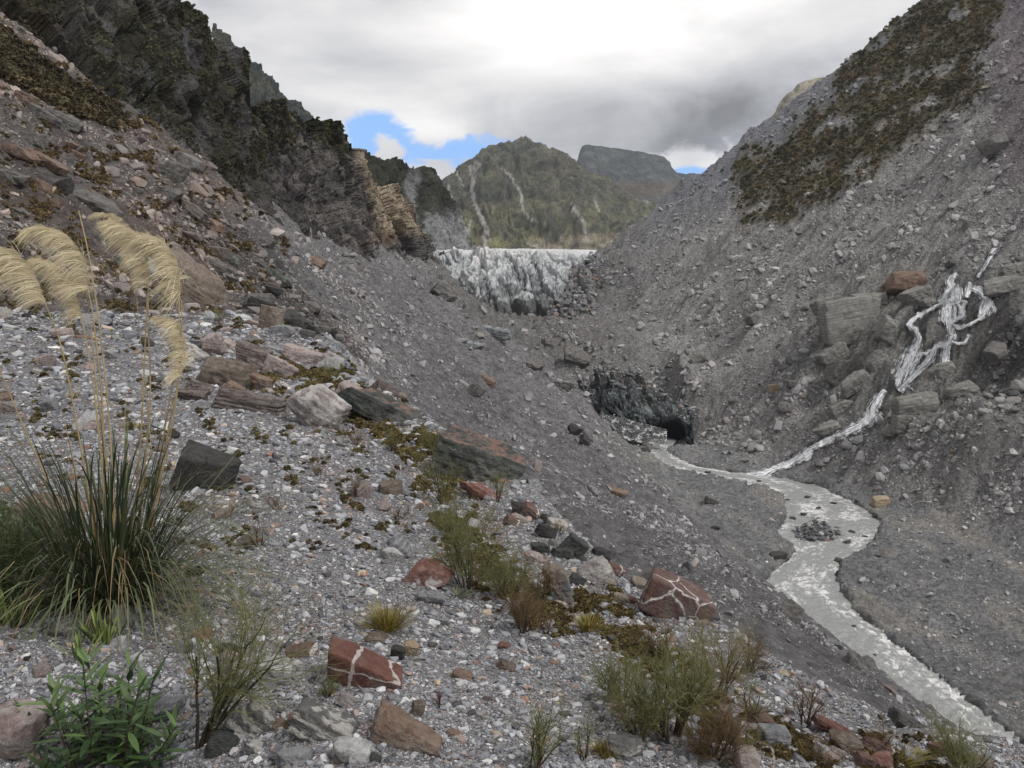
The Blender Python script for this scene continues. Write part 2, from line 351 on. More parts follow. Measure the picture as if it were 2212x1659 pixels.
# ---- colour of the ground
VEG_R = [(1600,330),(1690,300),(1800,210),(1830,60),(1880,0),(1900,-200),(2212,-250),(2170,0),(2120,120),(2130,200),(2060,250),(1960,320),(1860,390),(1780,440),(1680,490),(1590,470),(1580,420)]
VEG_L = [(-200,80),(0,130),(60,190),(30,260),(-200,240)]
def ground_col(x, y, z, u, v):
    n = fbm2(x / 11, y / 11, 4); m = fbm2(x / 2.2 + 5, y / 2.2, 3); l = fbm2(x / 45 + 9, y / 45, 3)
    fine = fbm2(u / 16, v / 16, 2)
    c = np.ones((len(x), 3)) * np.array([.275, .268, .272])
    c *= (1 + .30 * n + .30 * m + .12 * l)[:, None]
    xe = np.interp(y, EDGE_Y, EDGE_X)
    near = ss(-(x - xe), -.8, .4) * (1 - ss(y, 26, 55))
    c = lerp(c, np.array([.185, .180, .184]) * (1 + .3 * m)[:, None], near)
    # rusty patches on the near terrace and the left talus
    rn = fbm2(x / 1.3 + 3, y / 1.3, 4)
    c = lerp(c, (.18, .135, .115), np.clip(near * ss(rn, .12, .5) * .6, 0, 1))
    rimd = line_d(u, v, [(760,850),(940,980),(1090,1220),(1290,1320),(1500,1460),(1700,1600),(2050,1680)]); c = lerp(c, np.array([.15, .105, .075]) * (1 + .5 * m)[:, None], near * ss(rimd + 70 * rn, 75, 10) * .75)
    left = ss(620 - u, 0, 160) * ss(y, 26, 45)
    c = lerp(c, np.array([.225, .180, .152]) * (1 + .5 * m)[:, None], left * np.clip(.65 + .8 * n, 0, 1))
    rb_ = line_d(u + 30 * n, v + 30 * m, [(430,470),(560,580),(640,660),(760,770)]); c = lerp(c, np.array([.085, .078, .075]) * (1 + .5 * m)[:, None], ss(rb_, 55, 15) * ss(y, 30, 45) * .8)
    # right wall: browner up right, blue grey along the top
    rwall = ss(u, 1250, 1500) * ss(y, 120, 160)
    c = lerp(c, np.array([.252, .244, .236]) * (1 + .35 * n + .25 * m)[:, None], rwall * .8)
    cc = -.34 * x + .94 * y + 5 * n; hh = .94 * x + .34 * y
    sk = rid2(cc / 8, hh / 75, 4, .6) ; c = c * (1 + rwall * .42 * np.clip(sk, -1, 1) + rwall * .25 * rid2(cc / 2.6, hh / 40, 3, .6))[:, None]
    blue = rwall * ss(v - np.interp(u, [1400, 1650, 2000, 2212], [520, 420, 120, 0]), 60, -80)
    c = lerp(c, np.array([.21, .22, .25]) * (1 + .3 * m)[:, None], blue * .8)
    pk = ss(u, 2080, 2200) * ss(520 - v, 0, 250); c = lerp(c, np.array([.20, .165, .185]) * (1 + .4 * m)[:, None], pk * .8)
    # pale slabs by the fall
    sl = np.exp(-((u - 1960 - 60 * n) / 165) ** 6 - ((v - 760 + 60 * m) / 180) ** 6) * ss(y, 120, 160)
    band = .5 + .5 * np.sin(z * 5 + 8 * m)
    c = lerp(c, np.array([.33, .32, .30]) * (.85 + .25 * band + .25 * m)[:, None], sl * .85)
    nf = (u > 1600) & (v > 500) & (v < 1045) & (y > 110); wf_ = np.full(u.shape, 99.)
    for pts_, ws_ in FALLS: wf_[nf] = np.minimum(wf_[nf], line_d(u[nf], v[nf], pts_) - max(ws_) * .35)
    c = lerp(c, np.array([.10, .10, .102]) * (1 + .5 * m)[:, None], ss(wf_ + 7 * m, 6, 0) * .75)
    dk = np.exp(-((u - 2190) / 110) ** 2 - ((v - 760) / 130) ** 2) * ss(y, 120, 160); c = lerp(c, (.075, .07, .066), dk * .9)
    # vegetation
    ju = u + 46 * fbm2(u / 48, v / 48, 4, .6); jv = v + 46 * fbm2(u / 48 + 9, v / 48, 4, .6)
    vg = 0
    for k in range(4):
        a1 = 14 * fbm2(u / 9 + 31 * k, v / 9, 2); a2 = 14 * fbm2(u / 9 + 5, v / 9 + 17 * k, 2); vg = vg + .25 * (poly_in(ju + a1 + (-16, 16, 0, 0)[k], jv + a2 + (0, 0, -14, 14)[k], VEG_R) & (y > 120))
    gl = ss(fbm2((.8 * u - .6 * v) / 110, (.8 * v + .6 * u) / 34, 5, .6), .06, .30); vg = vg * (1 - .9 * gl)
    vcol = lerp((.085, .082, .05), (.18, .145, .09), ss(fbm2(u / 30, v / 22, 4), -.25, .45))
    c = c * (1 - vg[:, None] * .93) + vcol * vg[:, None] * .93
    # flat by the river
    flat = (1 - ss(z, -44, -42)) * ss(y, 60, 75) * (1 - ss(y, 240, 250))
    fn = fbm2(x / 9 + 3, y / 20, 4)
    c = lerp(c, np.array([.30, .30, .305]) * (1 + .45 * fn + .2 * m)[:, None], flat * .9)
    c = lerp(c, (.40, .375, .345), flat * ss(fn, .05, .35) * .75)
    dd = np.maximum(rx(y, BL) - x, x - rx(y, BR)); wet = np.exp(-((dd - .1) / .6) ** 2) * (y > 60) * (y < 243)
    c = lerp(c, (.07, .072, .076), wet * .6)
    # debris covered ice
    tg = ss(y, 250, 280) * (1 - ss(u, 1300, 1420)) * ss(u, 900, 960)
    c = lerp(c, np.array([.225, .213, .204]) * (1 + .6 * m)[:, None], tg * .8)
    ic = ss(rid2(x / 9, (y - 1.2 * x) / 30, 3), .55, .8) * tg * ss(v - 760, 0, -60)
    c = lerp(c, (.28, .30, .31), ic * .5)
    return np.clip(c, .01, .9), vg
GC, VEGW = ground_col(GX, GY, GZ, GU, GV)

def mat_ground(name, bump=1.5, fine=1.0, rough=.95):
    m = bpy.data.materials.new(name); m.use_nodes = True; nt = m.node_tree; b = nt.nodes['Principled BSDF']
    at = W(nt, 'ShaderNodeAttribute', attribute_name='Col')
    geo = W(nt, 'ShaderNodeNewGeometry'); p = geo.outputs['Position']
    cd = W(nt, 'ShaderNodeVectorMath', operation='LENGTH'); nt.links.new(p, cd.inputs[0]); dist = cd.outputs['Value']
    nr = SStep(nt, dist, 14, 60)
    a = Noise(nt, p, 38 * fine, 6, .7); c = Noise(nt, p, 1.1 * fine, 8, .72)
    vr = W(nt, 'ShaderNodeTexVoronoi'); put(nt, vr, 'Vector', p); vr.inputs['Scale'].default_value = 1.6 * fine
    vn = W(nt, 'ShaderNodeTexVoronoi'); put(nt, vn, 'Vector', p); vn.inputs['Scale'].default_value = 75 * fine
    sp = W(nt, 'ShaderNodeSeparateColor'); nt.links.new(vr.outputs['Color'], sp.inputs[0])
    sn = W(nt, 'ShaderNodeSeparateColor'); nt.links.new(vn.outputs['Color'], sn.inputs[0])
    fn = Mth(nt, 'MULTIPLY', Mth(nt, 'ADD', .45, Mth(nt, 'MULTIPLY', a, 1.1)), Mth(nt, 'ADD', .45, Mth(nt, 'MULTIPLY', sn.outputs[0], 1.2)))
    ff = Mth(nt, 'MULTIPLY', Mth(nt, 'ADD', .25, Mth(nt, 'MULTIPLY', c, 1.5)), Mth(nt, 'ADD', .7, Mth(nt, 'MULTIPLY', sp.outputs[0], .6)))
    f = Mth(nt, 'ADD', Mth(nt, 'MULTIPLY', fn, Mth(nt, 'SUBTRACT', 1.0, nr)), Mth(nt, 'MULTIPLY', ff, nr))
    s = W(nt, 'ShaderNodeVectorMath', operation='SCALE'); nt.links.new(at.outputs['Color'], s.inputs[0]); nt.links.new(f, s.inputs['Scale'])
    nt.links.new(s.outputs[0], b.inputs['Base Color']); b.inputs['Roughness'].default_value = rough; b.inputs['Specular IOR Level'].default_value = .25
    hf = Mth(nt, 'ADD', Mth(nt, 'MULTIPLY', c, Mth(nt, 'MULTIPLY', nr, 1.3)), Mth(nt, 'MULTIPLY', vr.outputs['Distance'], Mth(nt, 'MULTIPLY', nr, -.3)))
    h = Mth(nt, 'ADD', hf, Mth(nt, 'MULTIPLY', Mth(nt, 'SUBTRACT', a, vn.outputs['Distance']), Mth(nt, 'MULTIPLY', Mth(nt, 'SUBTRACT', 1.0, nr), .012)))
    bp = W(nt, 'ShaderNodeBump'); nt.links.new(h, bp.inputs['Height']); bp.inputs['Strength'].default_value = .9 * bump; bp.inputs['Distance'].default_value = 1.0
    nt.links.new(bp.outputs[0], b.inputs['Normal']); return m
M_ground = mat_ground('ground_material')
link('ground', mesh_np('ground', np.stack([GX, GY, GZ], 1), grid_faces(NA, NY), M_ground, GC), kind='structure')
# the terrace behind and beside the viewer
bx, by = np.meshgrid(np.linspace(-40, 60, 70), np.linspace(-40, 1.02, 40), indexing='ij'); bx = bx.ravel(); by = by.ravel()
bz = G(bx, np.maximum(by, .5)) - .02
link('terrace', mesh_np('terrace', np.stack([bx, by, bz], 1), grid_faces(70, 40), M_ground, np.ones((len(bx), 3)) * .17), kind='structure')

# ------------------------------------------------------------------ mountain sheets
def cr(pts, n):
    """Catmull-Rom along axis 0"""
    p = np.asarray(pts, float); k = len(p); t = np.linspace(0, k - 1, n); i = np.clip(t.astype(int), 0, k - 2); f = (t - i)
    f = f.reshape((-1,) + (1,) * (p.ndim - 1))
    g = lambda j: p[np.clip(j, 0, k - 1)]
    p0, p1, p2, p3 = g(i - 1), g(i), g(i + 1), g(i + 2)
    return .5 * ((2 * p1) + (p2 - p0) * f + (2 * p0 - 5 * p1 + 4 * p2 - p3) * f ** 2 + (3 * p1 - p0 - 3 * p2 + p3) * f ** 3)
SHEETS = {}
def sheet(name, cols, nu, nv, disp, colf, mat, back=80, kind='structure', foot=0, flatshade=False, **kw):
    if foot: cols = [[(c[0][0], c[0][1] + foot, c[0][2] - 3)] + list(c) for c in cols]
    c3 = np.array([[P(u, v, y) for (u, v, y) in c] for c in cols])
    g = cr(c3, nu); g = cr(g.transpose(1, 0, 2), nv).transpose(1, 0, 2)
    du = np.gradient(g, axis=0); dv = np.gradient(g, axis=1); n = np.cross(dv, du); n /= np.linalg.norm(n, axis=2, keepdims=True) + 1e-9
    flip = np.sign((n * (-g)).sum(2, keepdims=True)); n = n * np.where(flip == 0, 1, flip)
    st = np.stack(np.meshgrid(np.linspace(0, 1, nu), np.linspace(0, 1, nv), indexing='ij'), -1).reshape(-1, 2)
    p = g.reshape(-1, 3); nn = n.reshape(-1, 3)
    p = p + nn * disp(p, st)[:, None]
    if back:      # a back side, so that the mass has depth
        q = p.reshape(nu, nv, 3); top = q[:, -1]
        away = top * [1, 1, 0]; away /= np.linalg.norm(away, axis=1, keepdims=True)
        rows = [top + away * back * k + np.array([0, 0, -back * s]) for k, s in ((.12, .05), (.4, .2), (.7, .5), (.9, .85))]
        q = np.concatenate([q, np.stack(rows, 1)], 1); p = q.reshape(-1, 3); nv += 4
        st = np.stack(np.meshgrid(np.linspace(0, 1, nu), np.concatenate([np.linspace(0, 1, nv - 4), [1, 1, 1, 1]]), indexing='ij'), -1).reshape(-1, 2)
    u, v = proj(*p.T)
    col = np.clip(colf(p, u, v, st), .008, .9)
    o = link(name, mesh_np(name, p, grid_faces(nu, nv), mat, col, smooth=not flatshade), kind=kind, **kw)
    SHEETS[name] = (p.reshape(nu, nv, 3), nn)
    return o
def mat_far(name, s, bump, rough=.95, detail=10, crack=1.0):
    m = bpy.data.materials.new(name); m.use_nodes = True; nt = m.node_tree; b = nt.nodes['Principled BSDF']
    at = W(nt, 'ShaderNodeAttribute', attribute_name='Col'); geo = W(nt, 'ShaderNodeNewGeometry'); p = geo.outputs['Position']
    wp = Mix(nt, .12 / s ** .0, p, p); q = W(nt, 'ShaderNodeVectorMath', operation='MULTIPLY_ADD')
    wn = Noise(nt, p, s * 1.2, 4, .6, 0, 1); nt.links.new(wn, q.inputs[0]); q.inputs[1].default_value = (1.4 / s,) * 3; nt.links.new(p, q.inputs[2]); pw = q.outputs[0]
    a = Noise(nt, pw, s, detail, .75); c = Noise(nt, Map(nt, p, (1, 1, .3)), s * 4, detail, .75)
    vs = []
    for k, (sc1, st) in enumerate(((1.3, (1, 1, .42)), (4.2, (1, 1, .55)))):
        vo = W(nt, 'ShaderNodeTexVoronoi', feature='F1'); put(nt, vo, 'Vector', Map(nt, pw, st)); vo.inputs['Scale'].default_value = s * sc1; vs.append(vo)
    s0 = W(nt, 'ShaderNodeSeparateColor'); nt.links.new(vs[0].outputs['Color'], s0.inputs[0]); s1 = W(nt, 'ShaderNodeSeparateColor'); nt.links.new(vs[1].outputs['Color'], s1.inputs[0])
    f = Mth(nt, 'MULTIPLY', Mth(nt, 'ADD', -.15, Mth(nt, 'MULTIPLY', a, 2.2)), Mth(nt, 'ADD', .1, Mth(nt, 'MULTIPLY', c, 1.7)))
    f = Mth(nt, 'MULTIPLY', Mth(nt, 'MAXIMUM', f, .15), Mth(nt, 'ADD', .75, Mth(nt, 'MULTIPLY', Mth(nt, 'ADD', s0.outputs[0], s1.outputs[0]), .30 * crack)))
    v = W(nt, 'ShaderNodeVectorMath', operation='SCALE'); nt.links.new(at.outputs['Color'], v.inputs[0]); nt.links.new(f, v.inputs['Scale'])
    nt.links.new(v.outputs[0], b.inputs['Base Color']); b.inputs['Roughness'].default_value = rough; b.inputs['Specular IOR Level'].default_value = .2
    h = Mth(nt, 'ADD', Mth(nt, 'ADD', a, Mth(nt, 'MULTIPLY', c, .5)), Mth(nt, 'ADD', Mth(nt, 'MULTIPLY', vs[0].outputs['Distance'], -.9 * crack), Mth(nt, 'MULTIPLY', vs[1].outputs['Distance'], -.35 * crack)))
    bp = W(nt, 'ShaderNodeBump'); nt.links.new(h, bp.inputs['Height']); bp.inputs['Strength'].default_value = 1.0; bp.inputs['Distance'].default_value = bump * 1.6
    nt.links.new(bp.outputs[0], b.inputs['Normal']); return m
M_cliff = mat_far('cliff_rock_material', .35, 1.6)
M_mount = mat_far('mountain_material', .02, 14)
M_mid = mat_far('mid_cliff_material', .08, 5)

def d_cliff(p, st):
    w = fbm3(p / 30, 3)
    al = p[:, 0] * .5 + p[:, 1] * .85 + 9 * w
    gul = rid3(np.stack([al, al * 0, p[:, 2] * .30], 1) / 24, 5, .58)
    led = rid3(np.stack([al * .25, p[:, 0] * 0, p[:, 2] + .45 * al], 1) / 11, 4, .6)
    cr_ = rid3(np.stack([al, al * 0, p[:, 2] * .5], 1) / 7.5, 4, .6)
    cg = crag(p, al, 13, .45, .3) * 3.4 + crag(p, al, 5.5, .5, .4) * 1.7 + crag(p, al, 2.4, .6, .4) * .75
    return (gul * 7 + led * 1.6 + fbm3(p / 15, 5, .6) * 4 + cr_ * 1.6 + rid3(p / 3.5, 3, .6) * .5 + cg) * ss(st[:, 1], .0, .16) - 7.0 * ss(st[:, 1], .0, .35)
LITE = [[(570,55),(585,80)], [(540,230),(548,265),(576,330)], [(612,395),(622,425)], [(690,95),(705,150),(708,215)]]
def c_green(p, u, v, st):
    n = fbm3(p / 16, 4); m = fbm3(p / 4, 3)
    al_ = p[:, 0] * .5 + p[:, 1] * .85
    c = lerp((.062, .062, .040), (.125, .12, .078), ss(m + n, -.5, .6)); c = lerp(c, np.array([.155, .147, .145]) * (1 + .7 * m)[:, None], ss(crag(p, al_, 5.5, .5, .4) + .5 * n, .0, .5) * .8)
    rock = ss(rid3(np.stack([p[:, 0] + p[:, 1] * .8, p[:, 1] * 0, p[:, 2] * .3], 1) / 14, 3) + .5 * n, .62, .95)
    c = lerp(c, np.array([.12, .113, .115]) * (1 + .6 * m)[:, None], rock * .85)
    for pts, w in (([(313,135),(323,165),(331,192)], 5), ([(400,60),(405,110),(410,130)], 5), ([(357,230),(364,250)], 2.5)):
        c = lerp(c, (.20, .20, .20), ss(line_d(u + 5 * m, v, pts), w + 2, w - 1))
    low = ss(v - np.interp(u, [300, 420, 520, 640], [500, 380, 330, 330]), 0, 170) * ss(u, 400, 480)
    c = lerp(c, np.array([.17, .155, .148]) * (1 + .5 * m)[:, None], low * np.clip(.75 + 1.2 * n, 0, 1))
    sb = ss(line_d(u + 10 * n, v + 10 * m, [(190, 235), (280, 262), (345, 300), (400, 350), (425, 400)]), 46, 26) * ss(u, 130, 210); c = lerp(c, np.array([.25, .245, .26]) * (1 + .5 * m)[:, None], sb * .9)
    bn = ss(150 - u - .2 * v, -40, 60) * ss(n, -.3, .3); c = lerp(c, (.085, .058, .030), bn * .7)
    return c
sheet('cliff', [
    [(-420, 0, 70), (-430, -300, 90), (-420, -900, 130)],
    [(-150, 0, 92), (-150, -260, 115), (-130, -700, 150)],
    [(0, 95, 100), (10, -100, 122), (40, -480, 155)],
    [(150, 195, 108), (160, 20, 130), (190, -300, 162)],
    [(260, 275, 115), (280, 90, 138), (310, -180, 168)],
    [(410, 390, 130), (400, 180, 152), (400, -60, 178)],
    [(480, 460, 138), (455, 250, 162), (447, 15, 186)],
    [(570, 525, 150), (510, 320, 172), (492, 88, 195)],
    [(640, 580, 162), (570, 400, 184), (530, 150, 205)],
    [(700, 620, 178), (610, 480, 200), (555, 225, 215)],
    [(730, 640, 190), (650, 530, 212), (590, 330, 228)]], 420, 300, d_cliff, c_green, M_cliff, back=60, foot=60, flatshade=True)
def c_butt(p, u, v, st):
    n = fbm3(p / 22, 4); m = fbm3(p / 5, 4)
    c = lerp((.10, .093, .092), (.30, .27, .25), ss(m + .8 * n, -.45, .5))
    top = ss(st[:, 1] + .25 * n, .86, .98) * (1 - ss(u, 740, 790)); c = lerp(c, (.045, .045, .024), top)
    gr = ss(n, .15, .4) * ss(420 - v, -60, 60) * (1 - ss(u, 760, 800)); c = lerp(c, (.05, .047, .03), gr * .7)
    tan = ss(u - .25 * v + 22 * n + 14 * m - 690, -12, 14) * (1 - ss(v + 30 * n, 490, 515)) * (u > 770); c = lerp(c, np.array([.56, .46, .34]) * (1 + .55 * m)[:, None], tan * .92)  # tan stone, with the sunlit brightness put into its colour
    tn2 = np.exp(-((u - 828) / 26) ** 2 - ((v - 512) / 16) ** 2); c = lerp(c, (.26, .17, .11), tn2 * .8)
    pale = ss(u, 850, 900) * ss(v, 500, 560); c = lerp(c, np.array([.23, .22, .21]) * (1 + .5 * m)[:, None], pale * .8)
    return c
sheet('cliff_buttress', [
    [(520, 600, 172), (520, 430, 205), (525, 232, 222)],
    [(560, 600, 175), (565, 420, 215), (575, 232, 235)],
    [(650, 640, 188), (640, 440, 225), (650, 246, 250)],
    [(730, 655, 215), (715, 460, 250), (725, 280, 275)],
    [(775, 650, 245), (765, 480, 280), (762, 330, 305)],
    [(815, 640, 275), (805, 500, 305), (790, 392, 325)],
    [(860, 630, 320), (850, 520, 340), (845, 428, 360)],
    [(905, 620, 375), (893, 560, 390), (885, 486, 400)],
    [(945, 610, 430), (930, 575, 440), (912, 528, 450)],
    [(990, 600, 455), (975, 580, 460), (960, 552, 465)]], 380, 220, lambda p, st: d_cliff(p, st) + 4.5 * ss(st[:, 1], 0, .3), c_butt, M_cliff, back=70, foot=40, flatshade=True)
def d_mid(s):
    def f(p, st):
        return rid3(np.stack([p[:, 0] + .3 * p[:, 1], p[:, 1] * .3, p[:, 2] * .35], 1) / (55 * s), 6, .64) * 22 * s + fbm3(p / (30 * s), 5, .6) * 12 * s + crag(p, p[:, 0] + .3 * p[:, 1], 22 * s, .4, .3) * 4 * s + crag(p, p[:, 0] + .3 * p[:, 1], 9 * s, .5, .3) * 2 * s
    return f
def c_mist(p, u, v, st):
    m = fbm3(p / 40, 4); c = lerp((.06, .075, .08), (.13, .13, .10), ss(m, -.4, .4)); return c
sheet('distant_peak', [
    [(430, 400, 800), (440, 250, 850), (450, 60, 900)], [(520, 400, 820), (515, 260, 870), (520, 128, 920)],
    [(570, 400, 840), (560, 260, 890), (556, 152, 930)], [(620, 400, 860), (610, 290, 900), (600, 188, 940)],
    [(680, 400, 880), (660, 330, 910), (648, 236, 950)], [(760, 400, 900), (730, 370, 930), (690, 300, 960)]], 120, 80, d_mid(.8), c_mist, M_mid, back=150)
def c_dcl(p, u, v, st):
    n = fbm3(p / 60, 4); m = fbm3(p / 18, 4)
    c = lerp((.045, .052, .036), (.10, .10, .075), ss(m, -.4, .4))
    rk = ss(line_d(u + 14 * m, v, [(893, 380), (885, 430), (890, 500), (925, 535)]), 22, 8); c = lerp(c, np.array([.34, .34, .345]) * (1 + .8 * m)[:, None], rk)
    rk2 = ss(u + 18 * m - np.interp(v, [400, 440, 550], [935, 925, 900]), -8, 14) * ss(v, 440, 480); fis = ss(rid3(np.stack([p[:, 0] + .4 * p[:, 2], p[:, 1] * .3, p[:, 2] * .8], 1) / 26, 4, .6), .1, .6); c = lerp(c, np.array([.42, .42, .43]) * (.35 + .75 * fis + .3 * m)[:, None], rk2 * .9)
    return c
sheet('far_cliff', [
    [(740, 560, 560), (740, 450, 600), (745, 338, 640)], [(800, 565, 570), (800, 450, 610), (800, 352, 650)],
    [(850, 565, 580), (850, 460, 620), (850, 361, 660)], [(900, 565, 590), (900, 460, 635), (898, 363, 670)],
    [(935, 565, 610), (925, 480, 650), (915, 372, 690)], [(970, 562, 640), (955, 500, 670), (940, 410, 705)],
    [(1000, 560, 670), (985, 515, 690), (968, 440, 715)], [(1020, 560, 700), (1008, 535, 710), (990, 490, 720)], [(1050, 560, 730), (1040, 555, 735), (1010, 545, 740)]], 240, 140, d_mid(.55), c_dcl, M_mid, back=120)
SCARS = [([(1026,350),(1022,380),(1018,420),(1030,450),(1040,475),(1050,500)], 5), ([(1015,358),(1020,385)], 3), ([(1035,352),(1022,378)], 3), ([(1050,500),(1045,530)], 7), ([(1040,470),(1055,495),(1060,520)], 3), ([(1012,520),(1014,490),(1018,478)], 2.5),
         ([(1085,362),(1105,385),(1125,420),(1130,450),(1140,470),(1160,480)], 2.5), ([(1235,440),(1260,480),(1268,520)], 4), ([(1140,525),(1170,538),(1200,540)], 3), ([(985,370),(1000,400)], 2), ([(965,400),(985,450),(975,470)], 1.6), ([(1280,425),(1295,455)], 2.5), ([(1385,425),(1400,440)], 2.5)]
def c_mnt(p, u, v, st):
    n = fbm3(p / 170, 4); m = fbm3(p / 45, 4); k = fbm2(u / 45, v / 30, 4)
    m = m + .5 * fbm3(p / 12, 3); c = lerp((.085, .092, .070), (.20, .19, .125), ss(m, -.35, .35))
    tus = ss(350 + .12 * abs(u - 1100) - v, -50, 30) * ss(n + k, -.1, .4) * ss(v, 330, 350); c = lerp(c, (.15, .115, .07), tus * .6)
    ylw = np.clip(ss(v, 400, 540) * ss(k, -.2, .4), 0, 1); c = lerp(c, np.array([.34, .33, .155]) * (1 + .5 * m)[:, None], ylw * .85)  # yellow green lower slopes, brightened in colour to look sunlit
    bas = ss(v + 10 * m, 495, 520) * ss(u, 1130, 1200) * ss(k, -.4, .1); c = lerp(c, (.58, .50, .38), bas * .8)  # sunlit patch at the mountain foot, painted as a paler colour
    ju = u + 7 * m; jv = v
    for pts, w in SCARS: c = lerp(c, (.56, .52, .47), ss(line_d(ju, jv, pts) + 3 * fbm3(p / 14, 3), w * .8 + 2.2, w * .7 - 1.4) * .95)
    return c
def d_mnt(p, st):
    env = np.clip(st[:, 1] * 6, 0, 1) * (1 - .55 * ss(st[:, 1], .7, 1))
    return env * (rid3(np.stack([p[:, 0] + .15 * p[:, 2], p[:, 1] * .25, p[:, 2] * .45], 1) / 300, 7, .64) * 85 + fbm3(p / 80, 6, .64) * 34 + crag(p, p[:, 0], 70, .5, .2) * 9) - 30
sheet('mountain', [
    [(800, 560, 1300), (800, 520, 1700), (800, 440, 2100), (790, 430, 2300)],
    [(900, 560, 1300), (905, 500, 1700), (905, 440, 2100), (900, 412, 2300)],
    [(960, 560, 1300), (955, 500, 1700), (950, 440, 2100), (940, 384, 2300)],
    [(1010, 560, 1300), (1000, 490, 1700), (995, 410, 2100), (990, 344, 2350)],
    [(1060, 560, 1300), (1055, 480, 1700), (1048, 390, 2100), (1042, 318, 2400)],
    [(1120, 560, 1300), (1115, 480, 1700), (1112, 380, 2150), (1111, 297, 2450)],
    [(1180, 560, 1350), (1180, 480, 1750), (1180, 390, 2150), (1176, 306, 2500)],
    [(1240, 560, 1400), (1235, 490, 1800), (1232, 410, 2200), (1228, 335, 2500)],
    [(1300, 560, 1450), (1290, 510, 1800), (1285, 440, 2200), (1278, 362, 2500)],
    [(1360, 560, 1500), (1350, 520, 1800), (1340, 470, 2200), (1335, 395, 2500)],
    [(1460, 565, 1500), (1450, 530, 1800), (1440, 480, 2200), (1430, 440, 2500)]], 420, 220, d_mnt, c_mnt, M_mount, back=500)
def c_m2(p, u, v, st):
    n = fbm3(p / 170, 4); m = fbm3(p / 50, 4)
    c = lerp((.07, .08, .085), (.125, .135, .122), ss(m, -.35, .35))
    br = ss(line_d(u, v + 8 * n, [(1290, 425), (1370, 405), (1480, 395)]), 32, 5) * ss(v, 385, 402); c = lerp(c, (.16, .115, .07), br * .8)
    gl = ss(v, 430, 450) * ss(m + n, -.1, .3); c = lerp(c, (.12, .12, .07), gl * .5)
    sc_ = ss(line_d(u + 16 * m, v, [(1320, 455), (1345, 480), (1370, 470), (1340, 505)]), 20, 6); c = lerp(c, np.array([.42, .42, .41]) * (1 + m)[:, None], sc_ * ss(m, -.3, .1))
    return c
sheet('far_mountain', [
    [(1180, 560, 2600), (1180, 480, 2900), (1180, 420, 3300)], [(1230, 560, 2600), (1228, 470, 2900), (1228, 400, 3300)],
    [(1258, 560, 2600), (1252, 440, 2900), (1256, 314, 3350)], [(1310, 560, 2600), (1310, 450, 2900), (1304, 311, 3350)],
    [(1375, 560, 2600), (1375, 460, 2900), (1375, 326, 3350)], [(1440, 560, 2600), (1440, 470, 2900), (1440, 337, 3350)],
    [(1480, 560, 2600), (1470, 470, 2900), (1466, 368, 3350)], [(1530, 560, 2600), (1520, 480, 2900), (1520, 376, 3350)], [(1620, 560, 2600), (1610, 490, 2900), (1600, 400, 3350)]], 240, 140, lambda p, st: d_mnt(p, st) * .45, c_m2, M_mount, back=500)
# pale crag that looks over the right hand skyline, sunlight painted into its colour
sheet('sunlit_crag', [
    [(1588, 407, 600), (1588, 367, 620), (1586, 332, 640)], [(1628, 387, 600), (1620, 327, 620), (1618, 293, 640)], [(1668, 367, 600), (1656, 307, 620), (1656, 265, 640)],
    [(1708, 307, 600), (1696, 247, 620), (1694, 215, 640)], [(1743, 287, 600), (1730, 217, 620), (1726, 179, 640)], [(1788, 267, 600), (1773, 207, 620), (1763, 165, 640)], [(1838, 247, 600), (1828, 207, 620), (1818, 177, 640)]],
    90, 50, lambda p, st: fbm3(p / 14, 4) * 5, lambda p, u, v, st: np.array([.60, .55, .46]) * (1 + .6 * fbm3(p / 6, 4))[:, None], M_mid, back=60)

# ------------------------------------------------------------------ glacier
M_ice = bpy.data.materials.new('glacier_ice_material'); M_ice.use_nodes = True
nt = M_ice.node_tree; b = nt.nodes['Principled BSDF']
at = W(nt, 'ShaderNodeAttribute', attribute_name='Col'); geo = W(nt, 'ShaderNodeNewGeometry'); p = geo.outputs['Position']
a = Noise(nt, Map(nt, p, (1, .6, .35), rot=(0, .3, 0)), .55, 10, .74, 1.6)
s = W(nt, 'ShaderNodeVectorMath', operation='SCALE'); nt.links.new(at.outputs['Color'], s.inputs[0]); nt.links.new(SStep(nt, a, .34, .62, .42, 1.2), s.inputs['Scale'])
nt.links.new(s.outputs[0], b.inputs['Base Color']); b.inputs['Roughness'].default_value = .5
bp = W(nt, 'ShaderNodeBump'); nt.links.new(a, bp.inputs['Height']); bp.inputs['Distance'].default_value = 2.6; nt.links.new(bp.outputs[0], b.inputs['Normal'])
def ice_q(p):
    w = fbm3(p / 18, 3) * 7
    return np.stack([p[:, 0] + w + .25 * p[:, 2], p[:, 1] * .45, p[:, 2] * .38 + w * .3], 1)
def d_ice(p, st):
    q = ice_q(p)
    edge = ss(st[:, 1], .66, .50) * ss(st[:, 1], .0, .08) * ss(st[:, 0], 0, .1) * ss(st[:, 0], 1, .88)
    return (rid3(q / 10, 5, .55) * 3.0 + rid3(q / 24, 3) * 4 + crag(p, q[:, 0], 8, .45, .3) * 3.2 + crag(p, q[:, 0], 3.6, .5, .3) * 1.5) * (.22 + .78 * edge) - 1.0
